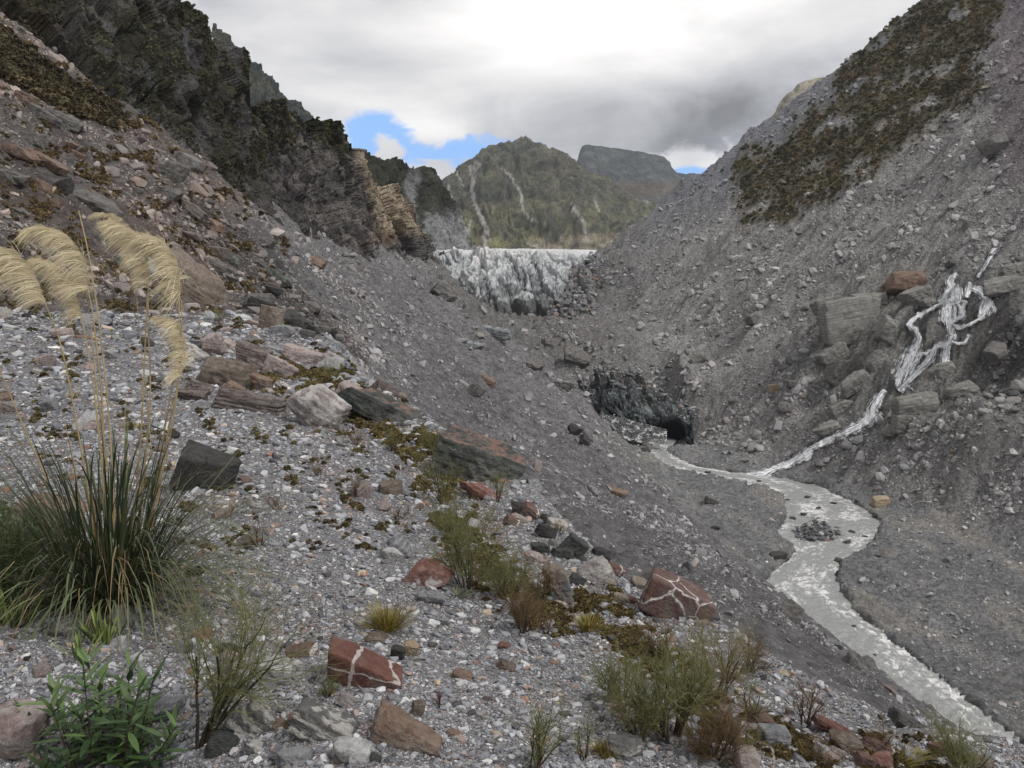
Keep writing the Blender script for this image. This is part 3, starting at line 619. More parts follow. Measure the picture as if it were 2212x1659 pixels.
def c_ice(p, u, v, st):
    n = fbm3(p / 14, 4); m = fbm3(p / 4, 4); q = ice_q(p)
    r = rid3(q / 8.5, 5, .6)
    r = rid3(q / 10, 5, .55)
    hgt = ss(v + 30 * n, 680, 570)
    c = lerp(lerp((.11, .115, .12), (.42, .47, .50), hgt), lerp((.42, .44, .45), (.93, .97, .99), hgt), ss(r + .5 * n + .7 * hgt, .1, .85))
    cgi = crag(p, q[:, 0], 8, .45, .3); c = c * (1 + .22 * np.clip(cgi, -1.4, 1))[:, None]
    dk = ss(rid3(np.stack([q[:, 0], q[:, 1], q[:, 2] * .6], 1) / 6.5 + 4, 3), .42, .72); c = lerp(c, (.10, .105, .11), dk * (.22 + .65 * (1 - hgt)) * ss(v, 545, 570))
    bandk = ss(fbm3(p / np.array([30, 30, 9.]) + 3, 3) + .4 * (1 - hgt), .12, .42); c = lerp(c, np.array([.17, .17, .172]) * (1 + .6 * m)[:, None], bandk * .75 * ss(v, 575, 620))
    lb = np.interp(v, [540, 575, 610, 650, 690], [905, 920, 965, 1005, 1040]); rb = np.interp(v, [540, 575, 620, 660, 700], [1300, 1250, 1225, 1180, 1130]); dirt = ss(lb - u + 40 * n + 14 * m, -18, 22) + ss(u - rb + 40 * n + 14 * m, -18, 22)
    c = lerp(c, np.array([.20, .195, .195]) * (1 + .9 * m)[:, None], np.clip(dirt, 0, 1) * .93)
    top = ss(v, 553, 545); c = lerp(c, (.95, .95, .94), top * ss(m, .35, -.1))
    return c
sheet('glacier', [
    [(880, 720, 350), (890, 640, 385), (915, 560, 440), (925, 547, 470), (900, 540, 700), (890, 539, 1250)],
    [(935, 715, 352), (935, 640, 385), (940, 575, 440), (950, 549, 475), (940, 540, 700), (940, 539, 1250)],
    [(1000, 715, 352), (1000, 640, 388), (1005, 575, 440), (1010, 548, 480), (1010, 540, 700), (1010, 538, 1250)],
    [(1060, 722, 350), (1065, 650, 385), (1070, 580, 440), (1070, 548, 485), (1070, 539, 700), (1070, 538, 1250)],
    [(1120, 722, 350), (1130, 650, 385), (1130, 580, 440), (1130, 547, 488), (1130, 539, 700), (1130, 538, 1250)],
    [(1180, 715, 352), (1185, 640, 390), (1190, 580, 440), (1195, 548, 490), (1195, 541, 700), (1195, 539, 1250)],
    [(1230, 700, 358), (1235, 640, 392), (1240, 580, 440), (1250, 552, 485), (1260, 543, 700), (1260, 540, 1250)],
    [(1290, 680, 368), (1285, 630, 400), (1290, 585, 440), (1310, 560, 480), (1340, 548, 700), (1340, 541, 1250)]], 330, 300, d_ice, c_ice, M_ice, back=0, flatshade=True)

# ------------------------------------------------------------------ dirty ice front with the cave the river leaves by
M_dirty = mat_far('dirty_ice_material', .55, .8, rough=.6)
def d_cave(p, st):
    u, v = proj(*p.T)
    w = fbm3(p / 2.5, 3)
    e = np.hypot((u + 10 * w - 1446) / 46, (v + 9 * w - 934) / 33)
    r = rid3(np.stack([p[:, 0] + .6 * p[:, 2], p[:, 1], p[:, 2] * .5], 1) / 5, 5, .62) * 2.2 + fbm3(p / 9, 3) * 2.4 + crag(p, p[:, 0], 4.5, .7, .6) * 1.6 + crag(p, p[:, 0], 2.0, .7, .6) * .7
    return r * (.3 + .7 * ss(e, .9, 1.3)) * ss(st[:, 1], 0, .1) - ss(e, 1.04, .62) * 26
def c_cave(p, u, v, st):
    n = fbm3(p / 3.2, 4); m = fbm3(p / 1.2, 3)
    r = rid3(np.stack([p[:, 0] + .9 * p[:, 2], p[:, 1], p[:, 2] * .4 - .3 * p[:, 0]], 1) / 3.5, 3)
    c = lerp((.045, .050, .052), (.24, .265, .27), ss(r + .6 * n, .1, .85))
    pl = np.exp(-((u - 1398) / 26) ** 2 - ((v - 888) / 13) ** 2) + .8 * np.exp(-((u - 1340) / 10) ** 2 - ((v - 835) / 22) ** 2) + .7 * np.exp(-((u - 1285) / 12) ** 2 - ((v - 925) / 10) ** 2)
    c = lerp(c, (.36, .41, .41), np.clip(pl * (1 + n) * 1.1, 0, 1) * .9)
    w = fbm3(p / 2.5, 3); e = np.hypot((u + 10 * w - 1446) / 46, (v + 9 * w - 934) / 33); c = lerp(c, (.02, .022, .024), ss(e, .95, .7))  # dark wet ice inside the mouth, the cave's shade put into its colour
    top = ss(st[:, 1] + .4 * n, .78, .98); c = lerp(c, (.16, .15, .142), top)
    return c
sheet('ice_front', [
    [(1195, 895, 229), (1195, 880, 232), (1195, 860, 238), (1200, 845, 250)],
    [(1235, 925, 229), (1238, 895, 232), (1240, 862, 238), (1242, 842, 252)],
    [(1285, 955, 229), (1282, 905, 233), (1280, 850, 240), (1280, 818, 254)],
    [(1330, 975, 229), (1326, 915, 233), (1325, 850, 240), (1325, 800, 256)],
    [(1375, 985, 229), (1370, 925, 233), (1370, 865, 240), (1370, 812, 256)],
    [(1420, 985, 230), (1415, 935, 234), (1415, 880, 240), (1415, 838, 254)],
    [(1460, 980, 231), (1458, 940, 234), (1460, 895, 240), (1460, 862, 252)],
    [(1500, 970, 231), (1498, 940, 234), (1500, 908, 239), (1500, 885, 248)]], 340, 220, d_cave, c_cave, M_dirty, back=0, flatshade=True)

# ------------------------------------------------------------------ river
ry = np.linspace(58, 244, 620); K = 34
L = rx(ry, BL) - 1.6; Rr = rx(ry, BR) + 1.6
tt = np.linspace(0, 1, K)
RX = L[:, None] * (1 - tt) + Rr[:, None] * tt; RY = np.repeat(ry[:, None], K, 1)
flow = np.stack([np.repeat(tt[None], len(ry), 0) * 12, np.repeat((ry * 1.0)[:, None], K, 1), np.zeros_like(RX)], -1)
amp = .20 + .28 * ss(120 - RY, 0, 30) + .10 * np.exp(-((RY - 145) / 10) ** 2)
RZ = zr(RY) + amp * (rid2(RX / 2.6, RY / 1.5, 4, .6) + .8 * fbm2(RX / .6, RY / .5, 3)) - .12
M_water = bpy.data.materials.new('river_water_material'); M_water.use_nodes = True
nt = M_water.node_tree; b = nt.nodes['Principled BSDF']
fa = W(nt, 'ShaderNodeAttribute', attribute_name='flow'); geo = W(nt, 'ShaderNodeNewGeometry')
fo = Noise(nt, Map(nt, fa.outputs['Vector'], (.8, .5, 1), rot=(0, 0, .15)), 1.3, 9, .72, .7)
fr = Noise(nt, Map(nt, fa.outputs['Vector'], (.25, .07, 1)), 1.0, 3, .5)
foam = SStep(nt, Mth(nt, 'ADD', fo, Mth(nt, 'MULTIPLY', Mth(nt, 'SUBTRACT', fr, .5), .75)), .50, .66)
put(nt, b, 'Base Color', Mix(nt, foam, Mix(nt, fo, (.25, .255, .25), (.38, .385, .375)), (.78, .78, .77)))
b.inputs['Roughness'].default_value = .16
bp = W(nt, 'ShaderNodeBump'); nt.links.new(Noise(nt, geo.outputs['Position'], 1.8, 6, .65, .6), bp.inputs['Height']); bp.inputs['Distance'].default_value = .5; bp.inputs['Strength'].default_value = .7
nt.links.new(bp.outputs[0], b.inputs['Normal'])
link('river', mesh_np('river', np.stack([RX, RY, RZ], -1).reshape(-1, 3), grid_faces(len(ry), K), M_water, attrs={'flow': ('FLOAT_VECTOR', flow.reshape(-1, 3))}), kind='structure')

# ------------------------------------------------------------------ waterfall, draped over the rock it runs on
M_fall = bpy.data.materials.new('white_water_material'); M_fall.use_nodes = True
nt = M_fall.node_tree; b = nt.nodes['Principled BSDF']; b.inputs['Roughness'].default_value = .5
fa = W(nt, 'ShaderNodeAttribute', attribute_name='flow'); sf = W(nt, 'ShaderNodeSeparateXYZ'); nt.links.new(fa.outputs['Vector'], sf.inputs[0])
st_ = Noise(nt, Map(nt, fa.outputs['Vector'], (1, .22, 1)), 1.15, 6, .7, .8)
put(nt, b, 'Base Color', Mix(nt, SStep(nt, st_, .36, .60), (.42, .44, .47), (.93, .94, .96)))
al = Mth(nt, 'ADD', Mth(nt, 'MULTIPLY', Mth(nt, 'SUBTRACT', st_, .5), 3.0), Mth(nt, 'SUBTRACT', .92, Mth(nt, 'MULTIPLY', sf.outputs['Z'], .60)))
put(nt, b, 'Alpha', SStep(nt, al, .05, .80, 0, .92))
fv, ff, fl = [], [], []
for fi, (pts, ws) in enumerate(FALLS):
    seg = np.array(pts); wl = np.array(ws)
    L_ = np.concatenate([[0], np.cumsum(np.hypot(*np.diff(seg, axis=0).T))]); n = max(4, int(L_[-1] / 1.6)); t = np.linspace(0, L_[-1], n)
    cu = np.interp(t, L_, seg[:, 0]) + 1.0 * fbm2(t / 9, t * 0 + len(fv), 2); cv_ = np.interp(t, L_, seg[:, 1]); cw = np.interp(t, L_, wl) * (1 + .5 * fbm2(t / 8, t * 0 + 3, 2))
    du, dv = np.gradient(cu), np.gradient(cv_); le = np.hypot(du, dv) + 1e-6; base = len(fv)
    for i in range(n):
        for k in range(7):
            f = (k - 3) / 3; o = f * cw[i] * .55
            p = hit(cu[i] - dv[i] / le[i] * o, cv_[i] + du[i] / le[i] * o); dd_ = p / np.linalg.norm(p)
            fv.append(p - dd_ * (.75 - .25 * abs(f) + (0 if fi < NMAIN else .12)) + np.array([0, 0, .1])); fl.append((f * cw[i] / 6, t[i] / 6, abs(f) + (.28 if fi < NMAIN and max(ws) > 24 else .18 if fi < NMAIN and max(ws) > 13 else .12)))
    for i in range(n - 1):
        for k in range(6):
            a_ = base + i * 7 + k; ff.append((a_, a_ + 1, a_ + 8, a_ + 7))
link('waterfall', mesh_np('waterfall', fv, ff, M_fall, attrs={'flow': ('FLOAT_VECTOR', fl)}), kind='structure')

# ------------------------------------------------------------------ rocks
import bmesh
def ico(level):
    bm = bmesh.new(); bmesh.ops.create_icosphere(bm, subdivisions=level, radius=1)
    v = np.array([x.co for x in bm.verts]); f = np.array([[w.index for w in x.verts] for x in bm.faces]); bm.free()
    return v / np.linalg.norm(v, axis=1, keepdims=True), f
ICO = {k: ico(k) for k in (2, 3, 5, 6)}
def rock_vf(seed, dims, level=5, cuts=14, rough=.05, layer=.0, soft=.05, boxy=.5):
    """an angular broken stone: planes cut from a block, then chipped and layered"""
    rg = np.random.default_rng(seed); d, f = ICO[level]
    n = rg.normal(size=(cuts, 3)); ax = np.eye(3)[rg.integers(0, 3, cuts)] * rg.choice([-1, 1], (cuts, 1))
    n = n * (1 - boxy) + ax * boxy * 2.2 + rg.normal(size=(cuts, 3)) * .25; n /= np.linalg.norm(n, axis=1, keepdims=True)
    n = np.concatenate([n, np.eye(3) + rg.normal(size=(3, 3)) * .12, -np.eye(3) + rg.normal(size=(3, 3)) * .12]); n /= np.linalg.norm(n, axis=1, keepdims=True)
    h = rg.uniform(.55, .95, len(n)); t = (n @ d.T); rr = np.where(t > .08, h[:, None] / np.maximum(t, .08), 9)
    r = -soft * np.log(np.exp(-rr / soft).sum(0)) if soft > 0 else rr.min(0)
    v = d * np.clip(r, .2, 1.5)[:, None]
    v = v / np.abs(v).max(0) * np.array(dims) / 2
    s = max(dims); q = v / s * 6 + seed * 1.7
    if level >= 5:
        if layer: v = v * (1 + layer * (pn3(np.stack([q[:, 0] * .25, q[:, 1] * .25, q[:, 2] * 6], 1)) + .6 * pn3(np.stack([q[:, 0] * .5, q[:, 1] * .5, q[:, 2] * 15], 1))))[:, None]
        v = v + d * (s * rough * (rid3(q * .7, 4, .55) * .5 + fbm3(q * 1.6, 4, .6) * .6))[:, None]
    else: v = v * (1 + rough * rg.normal(size=(len(v), 1)))
    return v, f
def mat_rock(name, cols, vein=0, moss=0, band=0, scale=6, veincol=(.72, .70, .67), mosscol=(.055, .05, .012), rough=.85, blot=None, blotcol=None, bandcol=None, cross=0, top=None):
    m = bpy.data.materials.new(name); m.use_nodes = True; nt = m.node_tree; b = nt.nodes['Principled BSDF']
    tc = W(nt, 'ShaderNodeTexCoord'); p = tc.outputs['Object']; geo = W(nt, 'ShaderNodeNewGeometry')
    n1 = Noise(nt, p, scale, 8, .68, .3); n2 = Noise(nt, p, scale * 6, 6, .72); n3 = Noise(nt, p, scale * .45, 5, .6, .4)
    c = Mix(nt, SStep(nt, n1, .36, .64), cols[0], cols[1])
    if len(cols) > 2: c = Mix(nt, SStep(nt, n3, .5, .66), c, cols[2])
    if band:
        wv = W(nt, 'ShaderNodeTexWave', bands_direction='Z'); nt.links.new(p, wv.inputs['Vector']); wv.inputs['Scale'].default_value = scale * .55
        wv.inputs['Distortion'].default_value = 6; wv.inputs['Detail'].default_value = 5; wv.inputs['Detail Scale'].default_value = 1.6; wv.inputs['Detail Roughness'].default_value = .65
        c = Mix(nt, Mth(nt, 'MULTIPLY', SStep(nt, Mth(nt, 'ADD', wv.outputs[0], Mth(nt, 'SUBTRACT', n1, .5)), .35, .75), band), c, bandcol or (.5, .49, .47))
    if blot: c = Mix(nt, SStep(nt, n3, blot, blot + .06), c, blotcol)
    if vein:
        vo = W(nt, 'ShaderNodeTexVoronoi', feature='DISTANCE_TO_EDGE'); put(nt, vo, 'Vector', Mix(nt, .06, p, Noise(nt, p, scale * 1.5, 3, .6, 0, 1))); vo.inputs['Scale'].default_value = vein
        c = Mix(nt, SStep(nt, Mth(nt, 'ADD', vo.outputs['Distance'], Mth(nt, 'MULTIPLY', Mth(nt, 'SUBTRACT', n1, .5), .10)), .022, .006), c, veincol)
    if top:
        st0 = W(nt, 'ShaderNodeSeparateXYZ'); nt.links.new(geo.outputs['True Normal'], st0.inputs[0])
        c = Mix(nt, SStep(nt, Mth(nt, 'ADD', st0.outputs['Z'], Mth(nt, 'SUBTRACT', n3, .5)), .78, .95), c, Mix(nt, n1, top, tuple(1.7 * x for x in top)))
    if cross:
        so_ = W(nt, 'ShaderNodeSeparateXYZ'); nt.links.new(p, so_.inputs[0]); wn = Mth(nt, 'MULTIPLY', Mth(nt, 'SUBTRACT', Noise(nt, p, 14, 4, .6), .5), .05)
        for ax, az, d_, w_ in ((1, .25, -.085, .008), (-.30, 1, .035, .004), (1, -.8, .12, .002)):
            dd_ = Mth(nt, 'ABSOLUTE', Mth(nt, 'ADD', Mth(nt, 'ADD', Mth(nt, 'MULTIPLY', so_.outputs['X'], ax), Mth(nt, 'MULTIPLY', so_.outputs['Z'], az)), Mth(nt, 'SUBTRACT', wn, d_)))
            c = Mix(nt, SStep(nt, dd_, w_ * 1.3, w_ * .7), c, (.55, .5, .47))
    if moss:
        sz = W(nt, 'ShaderNodeSeparateXYZ'); nt.links.new(geo.outputs['Normal'], sz.inputs[0])
        k = Mth(nt, 'ADD', Mth(nt, 'MULTIPLY', sz.outputs['Z'], .25), Noise(nt, p, scale * .8, 6, .7))
        c = Mix(nt, SStep(nt, k, 1.02 - moss * .5, 1.07 - moss * .5), c, Mix(nt, n2, mosscol, tuple(2.2 * x for x in mosscol)))
    f = Mth(nt, 'ADD', .35, Mth(nt, 'MULTIPLY', n2, 1.3))
    v = W(nt, 'ShaderNodeVectorMath', operation='SCALE'); nt.links.new(c, v.inputs[0]); nt.links.new(f, v.inputs['Scale'])
    nt.links.new(v.outputs[0], b.inputs['Base Color']); b.inputs['Roughness'].default_value = rough; b.inputs['Specular IOR Level'].default_value = .3
    bp = W(nt, 'ShaderNodeBump'); nt.links.new(Mth(nt, 'ADD', n2, n1), bp.inputs['Height']); bp.inputs['Distance'].default_value = .35 / scale; bp.inputs['Strength'].default_value = .8
    nt.links.new(bp.outputs[0], b.inputs['Normal']); return m
RM = {
 'redcross': mat_rock('red_stone_white_veins', [(.145, .062, .050), (.20, .098, .078), (.18, .15, .14)], scale=9, cross=1),
 'slatetop': mat_rock('rust_topped_slate', [(.060, .066, .062), (.12, .13, .12), (.19, .19, .175)], scale=3, top=(.19, .115, .09)),
 'red': mat_rock('red_stone', [(.145, .066, .054), (.20, .11, .09), (.18, .155, .145)], scale=9),
 'redvein': mat_rock('veined_red_stone', [(.155, .088, .072), (.21, .15, .135), (.15, .13, .13)], vein=2.8, scale=5),
 'redwhite': mat_rock('red_white_stone', [(.19, .08, .065), (.30, .19, .165)], scale=10, blot=.55, blotcol=(.55, .52, .5), moss=.1),
 'grey': mat_rock('grey_stone', [(.12, .125, .14), (.24, .245, .255)], scale=12, vein=0, band=.3),
 'pale': mat_rock('pale_stone', [(.34, .34, .34), (.58, .57, .56)], scale=12, band=.35, bandcol=(.2, .2, .21)),
 'schist': mat_rock('banded_schist', [(.10, .10, .10), (.22, .21, .2)], scale=11, band=.75, bandcol=(.52, .5, .47), moss=.35),
 'dark': mat_rock('dark_stone', [(.035, .035, .034), (.075, .072, .068)], scale=8, moss=.15),
 'slate': mat_rock('slate_boulder', [(.050, .054, .050), (.105, .112, .105), (.17, .17, .155)], scale=3, moss=.08),
 'rust': mat_rock('rust_stone', [(.20, .13, .095), (.28, .22, .18), (.18, .17, .165)], scale=7, moss=.12),
 'pink': mat_rock('pink_stone', [(.26, .19, .175), (.42, .35, .33), (.2, .17, .16)], scale=7, band=.25, moss=.15),
 'brown': mat_rock('brown_stone', [(.115, .088, .068), (.21, .17, .14)], scale=6, band=.3, moss=.3, bandcol=(.3, .27, .24)),
 'layer': mat_rock('layered_dark_stone', [(.075, .062, .058), (.16, .13, .12)], scale=9, band=.5, bandcol=(.25, .22, .2)),
 'lichen': mat_rock('lichened_white_stone', [(.20, .17, .165), (.50, .47, .45)], scale=4, band=.6, bandcol=(.6, .58, .55), moss=.38),
 'tan': mat_rock('tan_stone', [(.30, .22, .13), (.42, .35, .26)], scale=8),
 'outcrop': mat_rock('pale_outcrop_rock', [(.22, .215, .20), (.34, .33, .305)], scale=.7, band=.4, bandcol=(.14, .135, .13)),
 'dirtyice': mat_rock('dirty_ice', [(.16, .165, .17), (.30, .32, .33)], scale=.6, band=.6, bandcol=(.5, .54, .55)),
 'talus': mat_rock('talus_stone', [(.10, .095, .09), (.19, .18, .17)], scale=1.3, band=.3, bandcol=(.25, .24, .23)),
 'redtalus': mat_rock('red_talus_stone', [(.17, .115, .09), (.26, .19, .15)], scale=1.0),
 'conglo': mat_rock('conglomerate_stone', [(.30, .25, .20), (.20, .17, .15), (.15, .155, .18)], scale=6, moss=.22),
}
def orient(u, v, w, h, roll, sink=.3, rz=0, dep=None, depth=.8, pitch=0, yfix=None):
    g = hit(u, v + h * sink) if yfix is None else None
    y = g[1] if g is not None else yfix
    W_, H_ = w * y / F, h * y / F; D_ = (dep if dep else depth * (W_ * H_) ** .5)
    c = P(u, v, y + D_ * .25); return c, W_, D_, H_
def boulder(u, v, w, h, roll, mat, label, seed, name='boulder', cat='boulder', layer=.03, depth=.9, rz=0., pitch=0., rough=.06, cuts=10, boxy=.55, level=5, group=None, soft=.015, sink=.3, kind=None):
    c, W_, D_, H_ = orient(u, v, w, h, roll, sink, depth=depth)
    vv, f = rock_vf(seed, (W_, D_, H_), level, cuts, rough, layer, soft, boxy)
    o = link(name, mesh_np(name, vv, f, RM[mat] if isinstance(mat, str) else mat), label=label, cat=cat, group=group, kind=kind, loc=tuple(c))
    o.rotation_euler = Euler((pitch, R(roll), R(rz)), 'XYZ'); return o
HERO = [
 # u, v, w, h, roll(deg, + = right side down), material, label, seed, opts
 (805, 1450, 245, 78, 30, 'redcross', 'flat brick red slab crossed by white quartz veins, lying in gravel', 11, dict(layer=.0, boxy=.8, rough=.02, cuts=5, depth=.9)),
 (692, 1568, 150, 82, 24, 'schist', 'white and dark layered schist block with moss along its top edge', 12, dict(layer=.06, boxy=.85, cuts=5)),
 (548, 1562, 105, 78, 35, 'schist', 'layered dark schist stone with an orange patch beside the mossy block', 13, dict(layer=.06, boxy=.7)),
 (598, 1452, 95, 70, 8, 'pale', 'white angular block capped with dark moss left of the red slab', 14, dict(layer=.04)),
 (520, 1478, 70, 55, 20, 'grey', 'grey pitted stone left of the white angular block', 15, {}),
 (880, 1588, 170, 80, 26, 'rust', 'orange brown flat rock half buried below the red slab', 16, dict(depth=.9)),
 (922, 1240, 92, 84, 35, 'redwhite', 'red boulder streaked with white standing on the open gravel', 17, {}),
 (862, 1186, 44, 62, -25, 'grey', 'upright grey stone with a reddish tip above the red and white boulder', 18, {}),
 (848, 1200, 52, 34, 8, 'pale', 'small white banded stone against the upright grey stone', 19, {}),
 (925, 1292, 75, 26, 8, 'grey', 'thin flat grey slab just below the red and white boulder', 20, dict(layer=.06)),
 (1018, 998, 225, 118, 22, 'slatetop', 'huge dark slate boulder with a rust red top edge on the terrace rim', 21, dict(depth=.9, boxy=.75, cuts=9, rough=.06, level=6)),
 (850, 895, 270, 46, 28, 'slatetop', 'long grey slab with pinkish upper edge running down to the huge boulder', 22, dict(layer=.02, boxy=.85, depth=.9, cuts=5)),
 (775, 862, 110, 55, 30, 'pink', 'pinkish cracked slab above the long grey slab', 23, dict(boxy=.7)),
 (683, 892, 130, 98, 38, 'lichen', 'white and brown lichened boulder at the foot of the boulder pile', 24, dict(layer=.05, boxy=.6)),
 (545, 872, 165, 46, 10, 'layer', 'long dark layered slab lying at the front of the boulder pile', 25, dict(layer=.08, boxy=.85, cuts=6)),
 (502, 812, 130, 78, 12, 'brown', 'brown moss spotted boulder in the middle of the boulder pile', 26, dict(layer=.03)),
 (548, 772, 85, 62, 15, 'layer', 'reddish brown block with a shadowed front, top of the boulder pile', 27, dict(boxy=.8)),
 (462, 748, 48, 66, 5, 'pink', 'pinkish rough boulder standing behind the mossy boulder', 28, {}),
 (425, 856, 72, 34, 5, 'layer', 'flat purple brown rock left of the long dark layered slab', 29, dict(layer=.06)),
 (516, 830, 62, 26, 12, 'slate', 'flat blue grey slate lying on the dark layered slab', 30, {}),
 (600, 800, 90, 56, 25, 'pink', 'pale pink boulder right of the boulder pile top', 31, {}),
 (648, 770, 90, 40, 20, 'pink', 'broad pinkish rock above the white lichened boulder', 32, {}),
 (430, 1025, 150, 112, 22, 'dark', 'dark mossy boulder behind the plumed grass clump', 33, dict(boxy=.4)),
 (415, 630, 190, 105, 36, 'brown', 'big tilted brown boulder behind the rightmost grass plumes', 34, dict(layer=.05, boxy=.7)),
 (585, 692, 62, 60, 15, 'brown', 'rounded brown boulder above the boulder pile', 35, {}),
 (320, 590, 150, 60, 30, 'grey', 'long sloping grey slab behind the grass stalks', 36, dict(layer=.06)),
 (200, 440, 120, 44, 24, 'talus', 'long pale slab perched on the left talus slope', 37, {}),
 (140, 403, 42, 42, 5, 'dark', 'square dark boulder on the left talus slope', 38, {}),
 (97, 252, 62, 30, 34, 'talus', 'tilted pale grey slab high on the left talus', 39, dict(boxy=.8)),
 (368, 372, 60, 46, 20, 'talus', 'grey brown boulder at the foot of the green cliff', 40, {}),
 (95, 350, 110, 30, 22, 'redtalus', 'broad reddish slab on the left talus slope', 41, {}),
 (1462, 1305, 185, 95, 26, 'redvein', 'dull red boulder crossed by thin white veins on the terrace rim', 42, dict(boxy=.8, cuts=7, rough=.025, layer=0)),
 (1208, 1258, 62, 120, -18, 'conglo', 'tall pitted tan rock with a blue grey face', 43, dict(boxy=.6)),
 (1290, 1237, 85, 66, -15, 'lichen', 'pinkish white rock with dark underside beside the tall tan rock', 44, dict(layer=.04)),
 (1232, 1180, 62, 66, 40, 'slate', 'dark grey upright slab above the tall tan rock', 45, dict(boxy=.8)),
 (1180, 1150, 50, 34, 20, 'dark', 'small black stone on the terrace rim above the dark upright slab', 46, {}),
 (1045, 1068, 120, 34, 36, 'redwhite', 'red and white slab under the huge slate boulder', 47, dict(boxy=.7)),
 (1150, 1110, 90, 34, 42, 'redvein', 'reddish ledge of rock below the huge slate boulder', 48, {}),
 (848, 1056, 64, 40, 0, 'brown', 'brown fractured stone resting alone on the gravel', 49, {}),
 (36, 1590, 150, 130, 10, 'pink', 'large pinkish grey boulder at the bottom left corner', 50, dict(boxy=.4)),
 (1604, 1648, 58, 70, 15, 'pink', 'pink and white stone at the bottom edge beside the wiry bush', 51, {}),
 (1672, 1592, 68, 44, 5, 'grey', 'flat topped light grey block in the scrub at lower right', 52, dict(boxy=.85)),
 (1785, 1628, 62, 28, 30, 'pale', 'long white and grey stone at lower right', 53, {}),
 (2040, 1620, 66, 34, 5, 'red', 'red stone beside the shrub at the bottom right', 54, {}),
 (1905, 1645, 60, 44, 5, 'redwhite', 'rounded pinkish red stone at the bottom edge, lower right', 55, {}),
 (1815, 1578, 130, 22, 27, 'red', 'long red ledge of rock at the lower right rim', 56, dict(boxy=.7)),
 (1345, 1618, 85, 60, 10, 'schist', 'grey and reddish layered stone behind the bottom twigs', 57, dict(layer=.05)),
 (296, 1432, 50, 42, 5, 'pale', 'white quartz stone near the leafy plant', 58, {}),
 (258, 1392, 34, 44, 0, 'pale', 'pale speckled stone above the white quartz stone', 59, {}),
 (810, 1378, 56, 26, -3, 'brown', 'oval brown stone below the yellow grass tuft', 60, dict(soft=.12)),
 (655, 1408, 80, 38, -5, 'redvein', 'purplish red stone left of the red slab', 61, {}),
 (886, 1402, 38, 48, 15, 'tan', 'tan and white stone right of the oval brown stone', 62, {}),
 (860, 1412, 34, 46, 10, 'dark', 'dark reddish stone between the red slab and the tan stone', 63, {}),
 (440, 1372, 46, 36, 10, 'redwhite', 'pink stone behind the twigs of the near left shrub', 64, {}),
 (1350, 1295, 70, 20, 20, 'red', 'low rusty stone below the pinkish white rock', 65, {}),
 (1096, 1440, 52, 26, 18, 'brown', 'rusty striped stone in the middle of the gravel', 66, {}),
 (1088, 1396, 30, 18, 15, 'red', 'small red stone in the middle of the gravel', 67, {}),
 (1000, 1460, 50, 24, 30, 'rust', 'orange edged stone left of the rusty striped stone', 68, {}),
 (905, 1530, 38, 46, 5, 'brown', 'brown upright stone with a grey side near the dark red plant', 69, {}),
 (760, 1625, 90, 60, 5, 'pale', 'rounded white schist stone at the bottom edge', 70, dict(soft=.1)),
 (640, 1640, 90, 40, 5, 'grey', 'grey stone at the bottom edge left of the white one', 71, {}),
 (480, 1610, 70, 60, 10, 'slate', 'rounded dark grey stone at the bottom left of centre', 72, dict(soft=.1)),
 (350, 1530, 130, 70, -12, 'grey', 'broad grey stone behind the leafy plant', 73, {}),
 (120, 1100, 160, 60, 8, 'rust', 'rust brown boulder behind the grass clump at left', 74, {}),
 (1240, 1215, 30, 14, 5, 'pale', 'small pale stone between the rim rocks', 75, {}),
 (1955, 616, 108, 58, -6, 'redtalus', 'overhanging red brown boulder left of the waterfall', 76, dict(boxy=.6)),
 (1712, 831, 26, 20, 0, 'talus', 'grey boulder in the cluster on the right slope', 77, {}),
 (1670, 838, 28, 18, 0, 'tan', 'tan boulder in the cluster on the right slope', 78, {}),
 (1700, 880, 50, 20, 5, 'talus', 'wide flat boulder below the cluster on the right slope', 79, {}),
 (1815, 803, 74, 52, -38, 'talus', 'pale elongated boulder leaning left of the cascade', 80, {}),
 (1930, 935, 44, 26, 20, 'outcrop', 'rounded pale outcrop beside the lower cascade', 81, {}),
 (1972, 878, 96, 56, -10, 'outcrop', 'broad pale outcrop right of the lower cascade', 82, dict(boxy=.7)),
 (1950, 915, 52, 50, 10, 'outcrop', 'square pale block below the broad outcrop', 83, dict(boxy=.8)),
 (1905, 1085, 40, 26, 0, 'tan', 'tan boulder on the right bank of the river', 84, {}),
 (1590, 1018, 40, 12, 5, 'talus', 'low dark boulder in the river upstream', 85, {}),
 (1240, 930, 36, 30, 20, 'dark', 'dark boulder on the slope left of the river', 86, {}),
 (1262, 952, 30, 26, 40, 'dark', 'dark boulder resting just below another dark boulder', 87, {}),
 (1052, 822, 48, 24, 26, 'redtalus', 'reddish boulder on the grey scree of the valley side', 88, {}),
 (1030, 845, 40, 30, 40, 'talus', 'grey boulder left below the reddish boulder on the scree', 89, {}),
 (1330, 1060, 60, 22, 20, 'redtalus', 'rusty slab on the lower scree', 90, {}),
 (1535, 1082, 34, 18, 15, 'talus', 'smooth grey boulder at the edge of the river flat', 91, {}),
 (1545, 1140, 22, 10, 0, 'dark', 'dark flat stone on the pale river flat', 92, {}),
 (1715, 1325, 50, 60, 45, 'talus', 'dark rock outcrop at the river edge', 93, {}),
 (1838, 1428, 46, 30, 35, 'talus', 'rock step above the rapids', 94, {}),
 (1960, 1560, 100, 40, 30, 'talus', 'long grey outcrop above the river at lower right', 95, {}),
 (1840, 1352, 10, 7, 0, 'dark', 'single small dark boulder in mid river', 96, {}),
 (1372, 925, 12, 12, 0, 'talus', 'pale block in front of the ice cave', 97, {}),
 (1252, 606, 60, 50, 0, 'talus', 'dark rounded rock knob at the right margin of the glacier', 98, {}),
